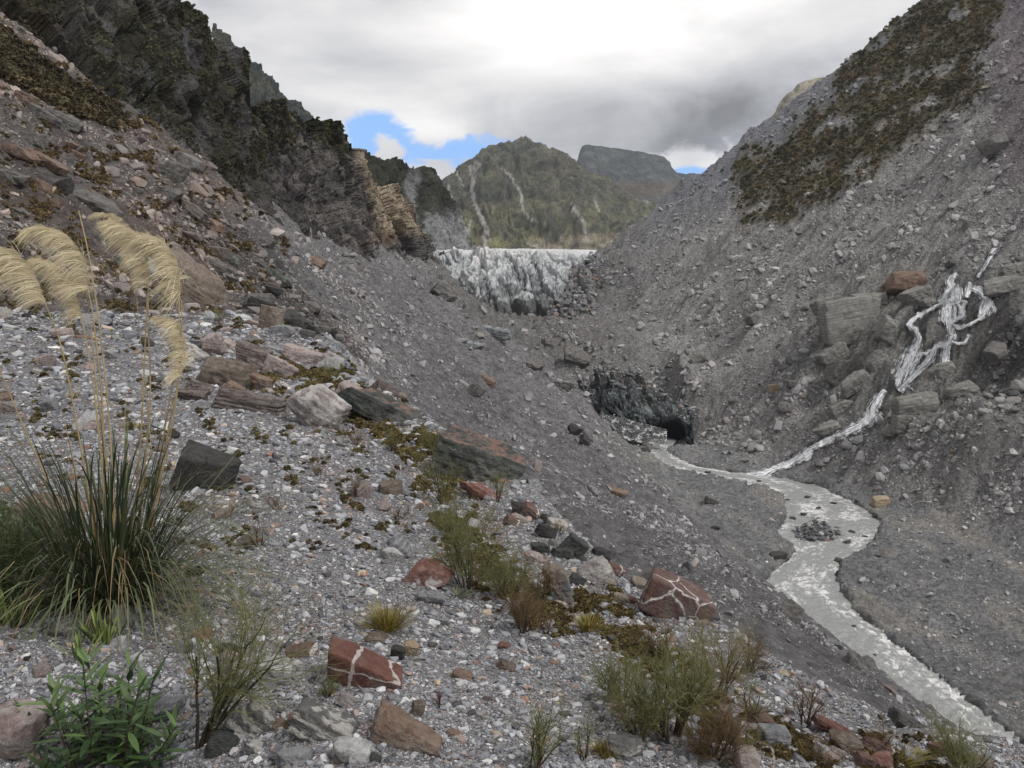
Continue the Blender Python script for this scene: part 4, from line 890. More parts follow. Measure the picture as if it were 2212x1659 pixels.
 (1680, 1200, 40, 16, 0, 'dark', 'dark stones at the point of the left river bank', 99, {}),
]
for (u, v, w, h, roll, mt, lab, seed, op) in HERO:
    small = max(w, h) < 48
    boulder(u, v, w, h, roll, mt, lab, seed, **dict(dict(level=5 if not small else 5), **op))

# ---- sampling of the ground as seen, for loose stones
du_ = np.abs(GU.reshape(NA, NY)[1:, :-1] - GU.reshape(NA, NY)[:-1, :-1])
dv_ = GVg[:-1, :-1] - GVg[:-1, 1:]
vis = VIS[:-1, 1:] & VIS[:-1, :-1]
wgt = du_ * np.clip(dv_, 0, 60) * vis + du_ * .25 * (~vis)
yc0 = np.repeat(yy[None, :-1], NA - 1, 0); wgt = wgt + du_ * 1.3 * (~vis) * (yc0 > 4) * (yc0 < 95)
cu_ = GU.reshape(NA, NY)[:-1, :-1]; cv__ = GVg[:-1, :-1]
wgt = wgt * (cu_ > -130) * (cu_ < 2350) * (cv__ < 2300)
yc = np.repeat(yy[None, :-1], NA - 1, 0); xc = aa[:-1, None] * yc
xe_ = np.interp(yc, EDGE_Y, EDGE_X)
near_m = (xc < xe_ + 1.0) & (yc < 34)
dd = np.maximum(rx(yc, BL) - xc, xc - rx(yc, BR)); inriv = (dd < .3) & (yc > 55) & (yc < 243)
vegm = VEGW.reshape(NA, NY)[:-1, :-1]
def sample(w, n):
    w = w.ravel() / w.sum(); idx = rng.choice(len(w), n, p=w); i, j = idx // (NY - 1), idx % (NY - 1)
    a, b = rng.random(n), rng.random(n)
    Xg, Yg, Zg = (k.reshape(NA, NY) for k in (GX, GY, GZ))
    def bl(g): return (g[i, j] * (1 - a) + g[i + 1, j] * a) * (1 - b) + (g[i, j + 1] * (1 - a) + g[i + 1, j + 1] * a) * b
    x, y, z = bl(Xg), bl(Yg), bl(Zg)
    e1 = np.stack([(k[i + 1, j] - k[i, j]) for k in (Xg, Yg, Zg)], 1); e2 = np.stack([(k[i, j + 1] - k[i, j]) for k in (Xg, Yg, Zg)], 1)
    nn = np.cross(e1, e2); nn /= np.linalg.norm(nn, axis=1, keepdims=True) + 1e-12; nn *= np.sign(nn[:, 2:3] + 1e-9)
    return np.stack([x, y, z], 1), nn
PEB = np.array([(.13,.135,.15), (.20,.205,.225), (.29,.295,.31), (.38,.38,.38), (.50,.49,.475), (.26,.20,.18), (.20,.12,.09), (.06,.06,.065), (.33,.27,.2), (.17,.165,.16)])
M_peb = bpy.data.materials.new('loose_stone_material'); M_peb.use_nodes = True
nt = M_peb.node_tree; b = nt.nodes['Principled BSDF']
at = W(nt, 'ShaderNodeAttribute', attribute_type='INSTANCER', attribute_name='pcol'); tc = W(nt, 'ShaderNodeTexCoord')
off = W(nt, 'ShaderNodeVectorMath', operation='ADD'); nt.links.new(tc.outputs['Object'], off.inputs[0])
sc_ = W(nt, 'ShaderNodeVectorMath', operation='SCALE'); nt.links.new(at.outputs['Vector'], sc_.inputs[0]); sc_.inputs['Scale'].default_value = 37; nt.links.new(sc_.outputs[0], off.inputs[1])
n1 = Noise(nt, Map(nt, off.outputs[0], (1, 1, 3.2)), 1.7, 5, .7, .5)
f = Mth(nt, 'ADD', .25, Mth(nt, 'MULTIPLY', n1, 1.5))
s = W(nt, 'ShaderNodeVectorMath', operation='SCALE'); nt.links.new(at.outputs['Vector'], s.inputs[0]); nt.links.new(f, s.inputs['Scale'])
nt.links.new(s.outputs[0], b.inputs['Base Color']); b.inputs['Roughness'].default_value = .85; b.inputs['Specular IOR Level'].default_value = .3
protos = bpy.data.collections.new('stone_shapes')
for k in range(12):
    vv, f_ = rock_vf(200 + k, (1.0, .78 - .03 * k, .52 - .05 * (k % 6)), 2 if k % 2 else 3, 8, .015, 0, .012 if k % 4 else .05, .35)
    o = bpy.data.objects.new('stone_shape', mesh_np('stone_shape', vv, f_, M_peb, smooth=False)); protos.objects.link(o)
def scatter(name, pts, nrm, size, col, coll, label=None, cat=None, nshape=12, spin=.5, sink=.15, flat=None):
    n = len(pts); pts = pts + nrm * (size * sink)[:, None]
    rot = np.zeros((n, 3), np.float32)
    zz = nrm + rng.normal(size=(n, 3)) * spin * .5; zz /= np.linalg.norm(zz, axis=1, keepdims=True)
    rot[:, 0] = -np.arcsin(np.clip(zz[:, 1], -1, 1)); rot[:, 1] = np.arctan2(zz[:, 0], zz[:, 2]); rot[:, 2] = 0
    me = mesh_np(name, pts, np.zeros((0, 3), np.int32), attrs={'rot': ('FLOAT_VECTOR', rot), 'size': ('FLOAT', size), 'spin': ('FLOAT', rng.uniform(0, 6.28, n)), 'pcol': ('FLOAT_VECTOR', col)})
    ng = bpy.data.node_groups.new(name + '_scatter', 'GeometryNodeTree')
    ng.interface.new_socket('Geometry', in_out='INPUT', socket_type='NodeSocketGeometry'); ng.interface.new_socket('Geometry', in_out='OUTPUT', socket_type='NodeSocketGeometry')
    gi = ng.nodes.new('NodeGroupInput'); go = ng.nodes.new('NodeGroupOutput'); ip = ng.nodes.new('GeometryNodeInstanceOnPoints'); ci = ng.nodes.new('GeometryNodeCollectionInfo')
    ci.inputs['Collection'].default_value = coll; ci.inputs['Separate Children'].default_value = True; ci.inputs['Reset Children'].default_value = True
    def na(nm, ty):
        q = ng.nodes.new('GeometryNodeInputNamedAttribute'); q.data_type = ty; q.inputs[0].default_value = nm; return q.outputs[0]
    ri = ng.nodes.new('FunctionNodeRandomValue'); ri.data_type = 'INT'; ri.inputs[4].default_value = 0; ri.inputs[5].default_value = nshape - 1
    ip.inputs['Pick Instance'].default_value = True
    ng.links.new(gi.outputs[0], ip.inputs['Points']); ng.links.new(ci.outputs[0], ip.inputs['Instance']); ng.links.new(ri.outputs[2], ip.inputs['Instance Index'])
    ng.links.new(na('rot', 'FLOAT_VECTOR'), ip.inputs['Rotation']); ng.links.new(na('size', 'FLOAT'), ip.inputs['Scale'])
    rt = ng.nodes.new('GeometryNodeRotateInstances'); cx = ng.nodes.new('ShaderNodeCombineXYZ'); ng.links.new(na('spin', 'FLOAT'), cx.inputs[2])
    ng.links.new(ip.outputs[0], rt.inputs[0]); ng.links.new(cx.outputs[0], rt.inputs['Rotation']); ng.links.new(rt.outputs[0], go.inputs[0])
    o = link(name, me, label=label, cat=cat, kind='stuff'); md = o.modifiers.new('scatter', 'NODES'); md.node_group = ng; return o
def pal(n, w): return PEB[rng.choice(len(PEB), n, p=np.array(w) / sum(w))] * rng.uniform(.75, 1.25, (n, 1))
n = 270000
p_, n_ = sample(wgt * near_m, n); yv = p_[:, 1]
px = np.clip(3.5 * (1 - rng.random(n)) ** -.43, 0, 30); sz = px * yv / F * np.interp(yv, [1.5, 8, 30], [1.0, .95, 1.15])
scatter('gravel', p_, n_, sz, pal(n, [14, 23, 23, 11, 3, 6, 1.5, 6, 1.6, 10]) * 1.12, protos, 'blue grey and white gravel covering the near terrace', 'gravel', sink=.06)
n = 340000
slab_m = poly_in(cu_.ravel(), cv__.ravel(), [(1755,640),(1830,610),(1990,625),(2060,585),(2212,590),(2300,640),(2140,700),(2090,800),(1990,830),(1960,870),(1900,905),(1790,850),(1755,770)]).reshape(cu_.shape)
wf = wgt * (~near_m) * (~inriv) * (1 - vegm * .8) * (yc > 3) * (.12 + .88 * ss(fbm2(((-.34 * xc + .94 * yc) / 7).ravel(), ((.94 * xc + .34 * yc) / 34).ravel(), 4, .6).reshape(xc.shape), -.18, .22)) * (1 - .93 * slab_m)
p_, n_ = sample(wf, n); yv = p_[:, 1]; uu, vv_ = proj(*p_.T)
px = np.clip(1.7 * (1 - rng.random(n)) ** -.43, 0, 30) * np.where(uu < 700, 1.15, 1.0)
cl_ = ss(fbm2(p_[:, 0] / 14, p_[:, 1] / 14, 3), -.3, .35); px = px * (.6 + .65 * cl_)
sz = np.minimum(px * yv / F, 3.8)
flat_ = (p_[:, 2] < -43); sz = np.where(flat_, sz * .62, sz)
col = pal(n, [22, 20, 12, 5, 1.5, 8, 2, 16, 3, 26]) * .72
col = col * np.where(uu < 800, 1, 0)[:, None] * np.array([1.14, .97, .86]) + col * np.where(uu < 800, 0, 1)[:, None]
gc_ = ground_col(p_[:, 0], p_[:, 1], p_[:, 2], uu, vv_)[0]
col = np.where((p_[:, 2] < -43)[:, None], col * 1.35, col); col = col * .45 + gc_ * rng.uniform(.45, 1.75, (n, 1)) * .62
scatter('scree', p_, n_, sz, col, protos, 'grey broken scree covering the valley sides', 'scree', sink=.09)

# ---- the largest loose stones of the terrace, each a thing
heroes = np.array([(h[0], h[1], max(h[2], h[3])) for h in HERO])
kinds = [('grey', 'grey angular stone lying loose among the terrace gravel', 'loose grey stones on the gravel terrace', 5),
         ('pale', 'whitish angular stone lying loose among the terrace gravel', 'loose white stones on the gravel terrace', 3),
         ('schist', 'striped schist stone lying loose among the terrace gravel', 'loose striped stones on the gravel terrace', 3),
         ('brown', 'brown stone lying loose among the terrace gravel', 'loose brown stones on the gravel terrace', 3),
         ('pink', 'pinkish stone lying loose among the terrace gravel', 'loose pinkish stones on the gravel terrace', 4),
         ('rust', 'rusty orange stone lying loose among the terrace gravel', 'loose rusty stones on the gravel terrace', 2),
         ('dark', 'dark stone lying loose among the terrace gravel', 'loose dark stones on the gravel terrace', 2)]
shapes = [rock_vf(400 + k, (1, rng.uniform(.6, .9), rng.uniform(.4, .75)), 5, 9, .045, .05 if k % 2 else .015, .015, .45) for k in range(8)]
smesh = {}
ANCH = [(805,1458,'the veined red slab'),(692,1568,'the mossy layered schist block'),(922,1240,'the red and white boulder'),(1020,1003,'the huge slate boulder'),(238,1250,'the plumed grass clump'),(230,1560,'the leafy plant'),(838,1330,'the golden grass tuft'),(1450,1500,'the largest wiry bush'),(430,1025,'the dark mossy boulder'),(683,892,'the white lichened boulder'),(500,812,'the boulder pile'),(1208,1258,'the tall tan rock'),(1462,1305,'the veined rim boulder'),(430,1500,'the leaning wiry shrub'),(1096,1440,'the rusty striped stone'),(880,1588,'the orange brown flat rock'),(848,1056,'the lone brown stone'),(760,1625,'the rounded white stone'),(120,1100,'the rust brown boulder'),(415,630,'the big tilted boulder'),
 (1955,616,'the overhanging red boulder'),(2000,720,'the waterfall'),(1440,925,'the ice cave'),(1080,610,'the glacier front'),(1790,1130,'the river bend'),(200,440,'the long pale talus slab'),(368,372,'the green cliff foot'),(1052,822,'the reddish scree boulder'),(1330,1060,'the rusty scree slab'),(1715,1325,'the river edge outcrop'),(1950,1350,'the right river bank'),(700,560,'the rocky buttress'),(95,252,'the high tilted slab')]
seen_lab = {}
def where(u, v, spx, noun):
    ds = sorted((math.hypot(u - a, v - b), a, b, nm) for a, b, nm in ANCH); d, a, b, nm = ds[0]
    dx, dy = u - a, v - b
    side = ('right of' if dx > 0 else 'left of') if abs(dx) > 1.6 * abs(dy) else (('above ' if dy < 0 else 'below ') + ('and right of' if dx > 0 else 'and left of')) if abs(dx) > .6 * abs(dy) else ('behind' if dy < 0 else 'in front of')
    sz_ = 'small' if spx < 26 else 'middling' if spx < 40 else 'large'
    lab = f"{sz_} {noun} {'close ' if d < 70 else 'well ' if d > 150 else ''}{side} {nm}"
    return lab
cnt = 0
P_, N_ = sample(wgt * (near_m & (yc > 2.2)), 5000)
for p0, n0 in zip(P_, N_):
    if cnt >= 110: break
    u, v = proj(*p0)
    if v > 1650 or v < 660 or u < 0 or u > 2200: continue
    if (np.hypot(heroes[:, 0] - u, heroes[:, 1] - v) < heroes[:, 2] * .55).any(): continue
    if rng.random() > (.25 + .75 * float(ss(fbm2(np.array([p0[0] / 1.8]), np.array([p0[1] / 3]), 2), -.1, .3)[0])): continue
    kd = kinds[rng.choice(len(kinds), p=np.array([k[3] for k in kinds]) / sum(k[3] for k in kinds))]
    s = min(62, 18 * (1 - rng.random()) ** -.42) * p0[1] / F; k = int(rng.integers(0, 8))
    if (kd[0], k) not in smesh: smesh[kd[0], k] = mesh_np('stone', *shapes[k], RM[kd[0]])
    o = link('stone', smesh[kd[0], k], label=where(u, v, s * F / p0[1], kd[1].split(' lying')[0]), cat='stone', group=kd[2], loc=tuple(p0 + n0 * s * .12)); o.scale = (s, s, s)
    o.rotation_euler = (rng.normal() * .35, rng.normal() * .35, rng.uniform(0, 6.3)); cnt += 1

def cluster(n, poly, smin, smax, kk, group, seed, noun='boulder'):
    rg = np.random.default_rng(seed); P0 = np.array(poly); done = 0
    while done < n:
        u, v = rg.uniform(P0[:, 0].min(), P0[:, 0].max()), rg.uniform(P0[:, 1].min(), P0[:, 1].max())
        if not poly_in(np.array([u]), np.array([v]), poly)[0]: continue
        w = smin + (smax - smin) * rg.random() ** 2; mt, word = kk[rg.integers(0, len(kk))]
        boulder(u, v, w * rg.uniform(1.1, 1.6), w * rg.uniform(.55, .85), rg.uniform(5, 35), mt, where(u, v, w, f'{word} {noun}'), 700 + seed * 40 + done, name=noun, cat=noun, group=group, layer=rg.choice([.02, .06]), boxy=.6, depth=.8); done += 1
cluster(26, [(400,690),(560,690),(760,790),(900,880),(880,930),(640,900),(400,850)], 22, 60, [('pink', 'pinkish'), ('layer', 'layered purple brown'), ('lichen', 'lichened whitish'), ('brown', 'brown'), ('grey', 'blue grey'), ('rust', 'rusty')], 'boulders of the pile on the terrace', 1)
cluster(22, [(1080,1040),(1180,1120),(1330,1190),(1560,1300),(1520,1360),(1250,1290),(1120,1180)], 22, 48, [('pink', 'pinkish'), ('redvein', 'dull red'), ('lichen', 'lichened whitish'), ('dark', 'dark'), ('conglo', 'pitted tan'), ('slate', 'slate grey')], 'stones along the terrace rim', 2, 'stone')
cluster(20, [(440,1420),(760,1470),(1000,1560),(980,1655),(430,1655)], 26, 62, [('schist', 'striped'), ('grey', 'grey'), ('pale', 'whitish'), ('slate', 'slate grey'), ('rust', 'rusty'), ('lichen', 'lichened whitish')], 'large stones in the near foreground', 3, 'stone')
cluster(24, [(1560,1420),(1700,1530),(2000,1625),(2180,1655),(1560,1655)], 20, 52, [('redvein', 'dull red'), ('pink', 'pinkish'), ('grey', 'grey'), ('lichen', 'lichened whitish'), ('rust', 'rusty'), ('brown', 'brown')], 'stones in the scrub at lower right', 4, 'stone')
cluster(30, [(420,440),(520,500),(640,600),(770,760),(720,775),(600,700),(520,640),(400,520)], 22, 56, [('layer', 'layered purple brown'), ('dark', 'dark'), ('talus', 'grey brown'), ('talus', 'grey brown'), ('slate', 'slate grey')], 'dark slabs on the left talus ridge', 5)
cluster(14, [(0,130),(200,260),(380,420),(300,480),(0,420)], 24, 54, [('talus', 'grey brown'), ('redtalus', 'reddish'), ('layer', 'layered purple brown')], 'large boulders high on the left talus', 6)
for k, (u, v, w, h, mt, word) in enumerate([(1192, 742, 46, 26, 'talus', 'small pointed'), (1243, 772, 60, 44, 'talus', 'grey ridged'), (1068, 722, 70, 26, 'dirtyice', 'blue white streaked'), (1020, 745, 60, 18, 'dirtyice', 'flat streaked'), (1150, 790, 50, 20, 'talus', 'low grey'), (1215, 835, 50, 24, 'talus', 'lower grey'), (960, 640, 50, 26, 'talus', 'grey streaked'), (1190, 664, 46, 24, 'talus', 'rounded grey')]):
    boulder(u, v, w, h, 8, mt, f'{word} mound of dirty ice below the glacier front', 900 + k, name='ice_mound', cat='ice mound', group='mounds of dirty ice below the glacier', kind='thing', rough=.1, cuts=8, boxy=.1, layer=.04)
# ---- boulders strewn over the valley sides
tk = [('talus', 'grey boulder', 'grey boulders strewn over the valley sides', 6), ('redtalus', 'reddish boulder', 'reddish boulders strewn over the valley sides', 1), ('dark', 'dark boulder', 'dark boulders strewn over the valley sides', .4), ('pale', 'pale boulder', 'pale boulders strewn over the valley sides', 1)]
P_, N_ = sample(wf * ((cu_ > 0) & (cu_ < 2200) & (cv__ > 60)) * (1 + 2.5 * (cu_ < 700)), 900); cnt = 0
for p0, n0 in zip(P_, N_):
    if cnt >= 80: break
    u, v = proj(*p0)
    if v > 1640 or (np.hypot(heroes[:, 0] - u, heroes[:, 1] - v) < heroes[:, 2] * .6).any(): continue
    kd = tk[rng.choice(4, p=np.array([k[3] for k in tk]) / sum(k[3] for k in tk))]
    spx = min(70, 17 * (1 - rng.random()) ** -.5) * (1.0 if u < 800 else .8); s = spx * p0[1] / F; k = int(rng.integers(0, 8))
    if (kd[0], k) not in smesh: smesh[kd[0], k] = mesh_np('stone', *shapes[k], RM[kd[0]])
    o = link('boulder', smesh[kd[0], k], label=where(u, v, spx, kd[1]), cat='boulder', group=kd[2], loc=tuple(p0 + n0 * s * .05)); o.scale = (s, s, s)
    o.rotation_euler = (rng.normal() * .3, .45 if u < 1100 else -.4, rng.normal() * .5); cnt += 1

for k, (u, v, w, h, roll) in enumerate([(1835, 700, 120, 100, -10), (1790, 665, 60, 40, -15), (1880, 650, 70, 36, -8), (1915, 715, 42, 60, 10), (1800, 770, 60, 60, -30), (1892, 785, 50, 46, -25),
        (1848, 832, 66, 40, -35), (1820, 880, 60, 34, -30), (1985, 640, 60, 40, -20), (2165, 620, 90, 36, -12), (2190, 585, 60, 30, -5), (2075, 845, 60, 30, -15), (2035, 800, 50, 30, -20), (1790, 925, 60, 24, -20), (2010, 655, 40, 24, -20)]):
    boulder(u, v, w * 1.15, h * 1.15, roll, 'outcrop', where(u, v, w, 'pale banded rock slab'), 600 + k, name='rock_slab', cat='rock slab', kind='thing', group='pale slabs around the waterfall', boxy=.6, layer=.03, rough=.06, depth=.7)
# broken ice in front of the cave
pts = []
for _ in range(4500):
    t = rng.random(); u = 1300 + 140 * t; v = 898 + 62 * rng.random()
    if v < 900 + (u - 1330) * .25 or v > 938 + (u - 1300) * .24: continue
    pts.append(P(u, v, 231.8 - (v - 890) / 70 * 6))
pts = np.array(pts); n = len(pts); w_ = fbm2(pts[:, 0] / 2, pts[:, 2] / 1.2, 2)
lit = np.clip(.17 + .55 * ss(w_ + rng.normal(size=n) * .10, .0, .4), 0, .8)[:, None]
scatter('broken_ice', pts, np.tile([0., -.4, .9], (n, 1)), rng.uniform(.15, .5, n), lit * np.ones((1, 3)) * rng.uniform(.7, 1.2, (n, 1)), protos, 'white and dirty broken ice piled below the cave mouth', 'ice')
g_ = SHEETS['ice_front'][0]; k_ = rng.integers(0, g_.shape[0], 2600), (g_.shape[1] * np.clip(1 - np.abs(rng.normal(size=2600)) * .16, .3, .999)).astype(int)
p = g_[k_]; scatter('ice_front_rubble', p, np.tile([0., -.5, .85], (len(p), 1)), np.minimum(2.2, .22 * (1 - rng.random(len(p))) ** -.55), pal(len(p), [22, 20, 12, 5, 1.5, 8, 2, 16, 3, 26]) * .9, protos, 'stones lying on the dirty ice above the cave', 'rubble')
g_ = SHEETS['glacier'][0]; i_, j_ = rng.integers(0, g_.shape[0], 26000), rng.integers(0, int(g_.shape[1] * .58), 26000)
p = g_[i_, j_]; gu, gv = proj(*p.T); nn_ = fbm3(p / 14, 3); lb = np.interp(gv, [540, 575, 610, 650, 690], [910, 930, 985, 1020, 1055]); rb = np.interp(gv, [540, 575, 620, 660, 700], [1300, 1250, 1225, 1180, 1130])
p = p[(gu < lb + 40 * nn_) | (gu > rb - 40 * nn_)][:7000]
scatter('glacier_rubble', p, np.tile([0., -.5, .85], (len(p), 1)), np.minimum(4, .45 * (1 - rng.random(len(p))) ** -.5), pal(len(p), [22, 20, 12, 5, 1.5, 8, 2, 16, 3, 26]) * .9, protos, 'stones covering the dirty margins of the glacier', 'rubble')

# ------------------------------------------------------------------ plants
def mat_leaf(name, c1, c2, attr=True, rough=.6, trans=.25):
    m = bpy.data.materials.new(name); m.use_nodes = True; nt = m.node_tree; b = nt.nodes['Principled BSDF']
    geo = W(nt, 'ShaderNodeNewGeometry'); at = W(nt, 'ShaderNodeAttribute', attribute_name='tone')
    c = Mix(nt, at.outputs['Fac'] if attr else Noise(nt, geo.outputs['Position'], 3, 3), c1, c2)
    put(nt, b, 'Base Color', c); b.inputs['Roughness'].default_value = rough; b.inputs['Specular IOR Level'].default_value = .3
    return m
def tube_mesh(name, segs, mat, sides=3):
    """segs: n x 9 = start xyz, end xyz, r0, r1, tone"""
    s = np.asarray(segs, float); a, b, r0, r1, tn = s[:, :3], s[:, 3:6], s[:, 6], s[:, 7], s[:, 8]
    d = b - a; d /= np.linalg.norm(d, axis=1, keepdims=True) + 1e-9
    h = np.where(np.abs(d[:, 2:3]) > .9, [[1., 0, 0]], [[0., 0, 1.]]); e1 = np.cross(d, h); e1 /= np.linalg.norm(e1, axis=1, keepdims=True); e2 = np.cross(d, e1)
    vs = []
    for base, r in ((a, r0), (b, r1)):
        for k in range(sides):
            t = 2 * math.pi * k / sides; vs.append(base + (e1 * math.cos(t) + e2 * math.sin(t)) * r[:, None])
    v = np.stack(vs, 1).reshape(-1, 3); o = np.arange(len(s))[:, None] * 2 * sides
    f = np.concatenate([o + np.array([k, (k + 1) % sides, sides + (k + 1) % sides, sides + k]) for k in range(sides)])
    return mesh_np(name, v, f, mat, attrs={'tone': ('FLOAT', np.repeat(tn, 2 * sides))})
def ribbon_mesh(name, curves, widths, tones, mat, face=None):
    """curves: list of (n,3); flat tapering blades"""
    V, Fc, T = [], [], []; b0 = 0
    for c, w, t in zip(curves, widths, tones):
        n = len(c); d = np.gradient(c, axis=0); side = np.cross(d, [0, 0, 1.] if face is None else face); side /= np.linalg.norm(side, axis=1, keepdims=True) + 1e-9
        k = np.linspace(0, 1, n); ww = w * np.minimum(1, (1 - k) * 3.0 + .04) * (.6 + .4 * np.minimum(1, k * 4))
        V.append(c - side * ww[:, None] / 2); V.append(c + side * ww[:, None] / 2); i = np.arange(n - 1)
        Fc.append(b0 + np.stack([i, i + 1, n + i + 1, n + i], 1)); T.append(np.full(2 * n, t) + .0); b0 += 2 * n
    return mesh_np(name, np.concatenate(V), np.concatenate(Fc), mat, attrs={'tone': ('FLOAT', np.concatenate(T))})
M_blade = mat_leaf('toetoe_blade', (.022, .034, .018), (.17, .20, .10)); M_dead = mat_leaf('dry_blade', (.10, .075, .04), (.26, .20, .10))
M_stalk = mat_leaf('flower_stalk_straw', (.20, .14, .06), (.42, .33, .18)); M_plume = mat_leaf('plume_straw', (.40, .31, .17), (.78, .70, .50), rough=.9)
# --- plumed grass clump
base = hit(238, 1300); Y0 = base[1]
root = link('plumed_grass', None, label='tall clump of plumed grass with straw coloured feathery heads at left', cat='grass clump', loc=tuple(base))
def loc_(p): return np.asarray(p) - base
cur, wd, tn, cur2, wd2, tn2 = [], [], [], [], [], []
k_ = Y0 / 4.4
for i in range(950):
    az = rng.uniform(0, 2 * math.pi); rr = .20 * math.sqrt(rng.random()) * k_
    p0 = np.array([math.cos(az) * rr, math.sin(az) * rr, -.03])
    el = R(rng.uniform(28, 87)); Ln = rng.uniform(.6, 1.5) * k_; az2 = az + rng.normal() * .5
    d = np.array([math.cos(az2) * math.cos(el), math.sin(az2) * math.cos(el) * .8, math.sin(el)]); g = rng.uniform(.15, 1.5) * k_ * (1.35 - el / 1.6)
    t = np.linspace(0, 1, 9)[:, None]; c = p0 + d * Ln * t + np.array([math.cos(az2), math.sin(az2), 0]) * .12 * t ** 2 * k_ + np.array([0, 0, -1.]) * g * t ** rng.uniform(2.2, 4.5) + np.cross(d, [0, 0, 1.]) * rng.normal() * .16 * k_ * t ** 2
    c[:, 2] = np.maximum(c[:, 2], -.35)
    out = 1 - el / 1.5
    if rng.random() < .16 + .35 * out: cur2.append(c); wd2.append(rng.uniform(.004, .008)); tn2.append(rng.random())
    else: cur.append(c); wd.append(rng.uniform(.007, .014)); tn.append(np.clip(rng.normal(.1 + .75 * out, .18), 0, 1))
link('blades', ribbon_mesh('blades', cur, wd, tn, M_blade), root, kind='stuff'); link('dry_blades', ribbon_mesh('dry_blades', cur2, wd2, tn2, M_dead), root, kind='stuff')
def spline(pts, y, n):
    w = np.array([loc_(P(u, v, yy_)) for (u, v), yy_ in zip(pts, np.linspace(Y0, y, len(pts)))]); return cr(w, n)
def stalk(pts, y, r0=.0065, r1=.0035):
    c = spline(pts, y, 16); seg = [np.concatenate([c[i], c[i + 1], [r0 + (r1 - r0) * i / 15, r0 + (r1 - r0) * (i + 1) / 15, rng.random() * .4 + .4]]) for i in range(15)]
    return link('flower_stalk', tube_mesh('flower_stalk', seg, M_stalk, 5), root)
def plume(par, pts, y, width, sparse=1.0, n=2300):
    ax = cr(np.array([loc_(P(u, v, y + .03 * i)) for i, (u, v) in enumerate(pts)]), 40); px_ = y / F
    cs, ws, ts = [], [], []
    tan = np.gradient(ax, axis=0); tan /= np.linalg.norm(tan, axis=1, keepdims=True)
    for i in range(int(n * sparse)):
        f = rng.random() ** .85; q = ax[int(f * 39)]; tg = tan[int(f * 39)]
        Ln = width * px_ * .88 * rng.uniform(.45, 1.05) * (.45 + .9 * math.sin(math.pi * min(1, f * .75 + .22)))
        ck = int(f * 26); cr2 = np.random.default_rng(ck + int(1000 * abs(pts[0][0]))).normal(size=3) * .30; Ln *= .75 + .5 * abs(cr2[0]) / .3 * .6
        r_ = rng.normal(size=3) * .34 + cr2 * 1.2; d = tg * .35 + np.array([-.95, .05, .15]) + r_; d /= np.linalg.norm(d)
        t = np.linspace(0, 1, 6)[:, None]
        c = q + rng.normal(size=3) * .006 + d * Ln * t + np.array([-.25, 0, -1.]) * Ln * rng.uniform(.35, .9) * t ** 2
        cs.append(c); ws.append(rng.uniform(.0010, .0028)); ts.append(np.clip(rng.normal(.55, .25), 0, 1))
    link('plume', ribbon_mesh('plume', cs, ws, ts, M_plume, face=np.array([0, 1., 0])), par)
for stk, pl, y, w, spz in [
    ([(222,1290),(180,1000),(135,760),(97,655)], [(97,655),(70,590),(30,548),(-15,545),(-50,575)], Y0 - .15, 62, 1.15),
    ([(235,1290),(222,900),(203,700),(190,625)], [(190,628),(182,570),(150,520),(108,498),(62,502)], Y0 + .1, 50, 1.1),
    ([(240,1290),(215,950),(190,760),(175,680)], [(175,682),(162,640),(140,595),(108,568),(72,566)], Y0 + .3, 42, .7),
    ([(280,1290),(322,900),(320,700),(320,610)], [(320,612),(318,560),(300,515),(262,488),(232,484)], Y0 + .15, 46, 1.1),
    ([(300,1290),(360,900),(385,760),(386,628)], [(386,632),(384,585),(368,545),(335,518),(300,508)], Y0 + .05, 48, .85),
    ([(300,1290),(345,1050),(375,900),(388,800)], [(388,815),(398,770),(396,730),(378,695),(340,688)], Y0 - .05, 36, .8),
    ([(255,1290),(235,900),(200,600),(170,455)], None, Y0 + .2, 0, 0),
    ([(200,1290),(120,1080),(50,920),(0,800)], None, Y0 - .1, 0, 0),
    ([(270,1290),(300,1000),(312,780),(318,640)], None, Y0 + .1, 0, 0),
    ([(290,1290),(350,1000),(388,800),(392,650)], None, Y0, 0, 0),
    ([(262,1290),(232,1010),(210,850),(196,700)], None, Y0, 0, 0)]:
    s_ = stalk(stk, y)
    if pl: plume(s_, pl, y, w, spz)
s_ = stalk([(330,1000),(300,700),(285,540),(262,476)], Y0 + .4, .003, .002); plume(s_, [(264,478),(245,466),(220,463),(195,468)], Y0 + .4, 12, .25)

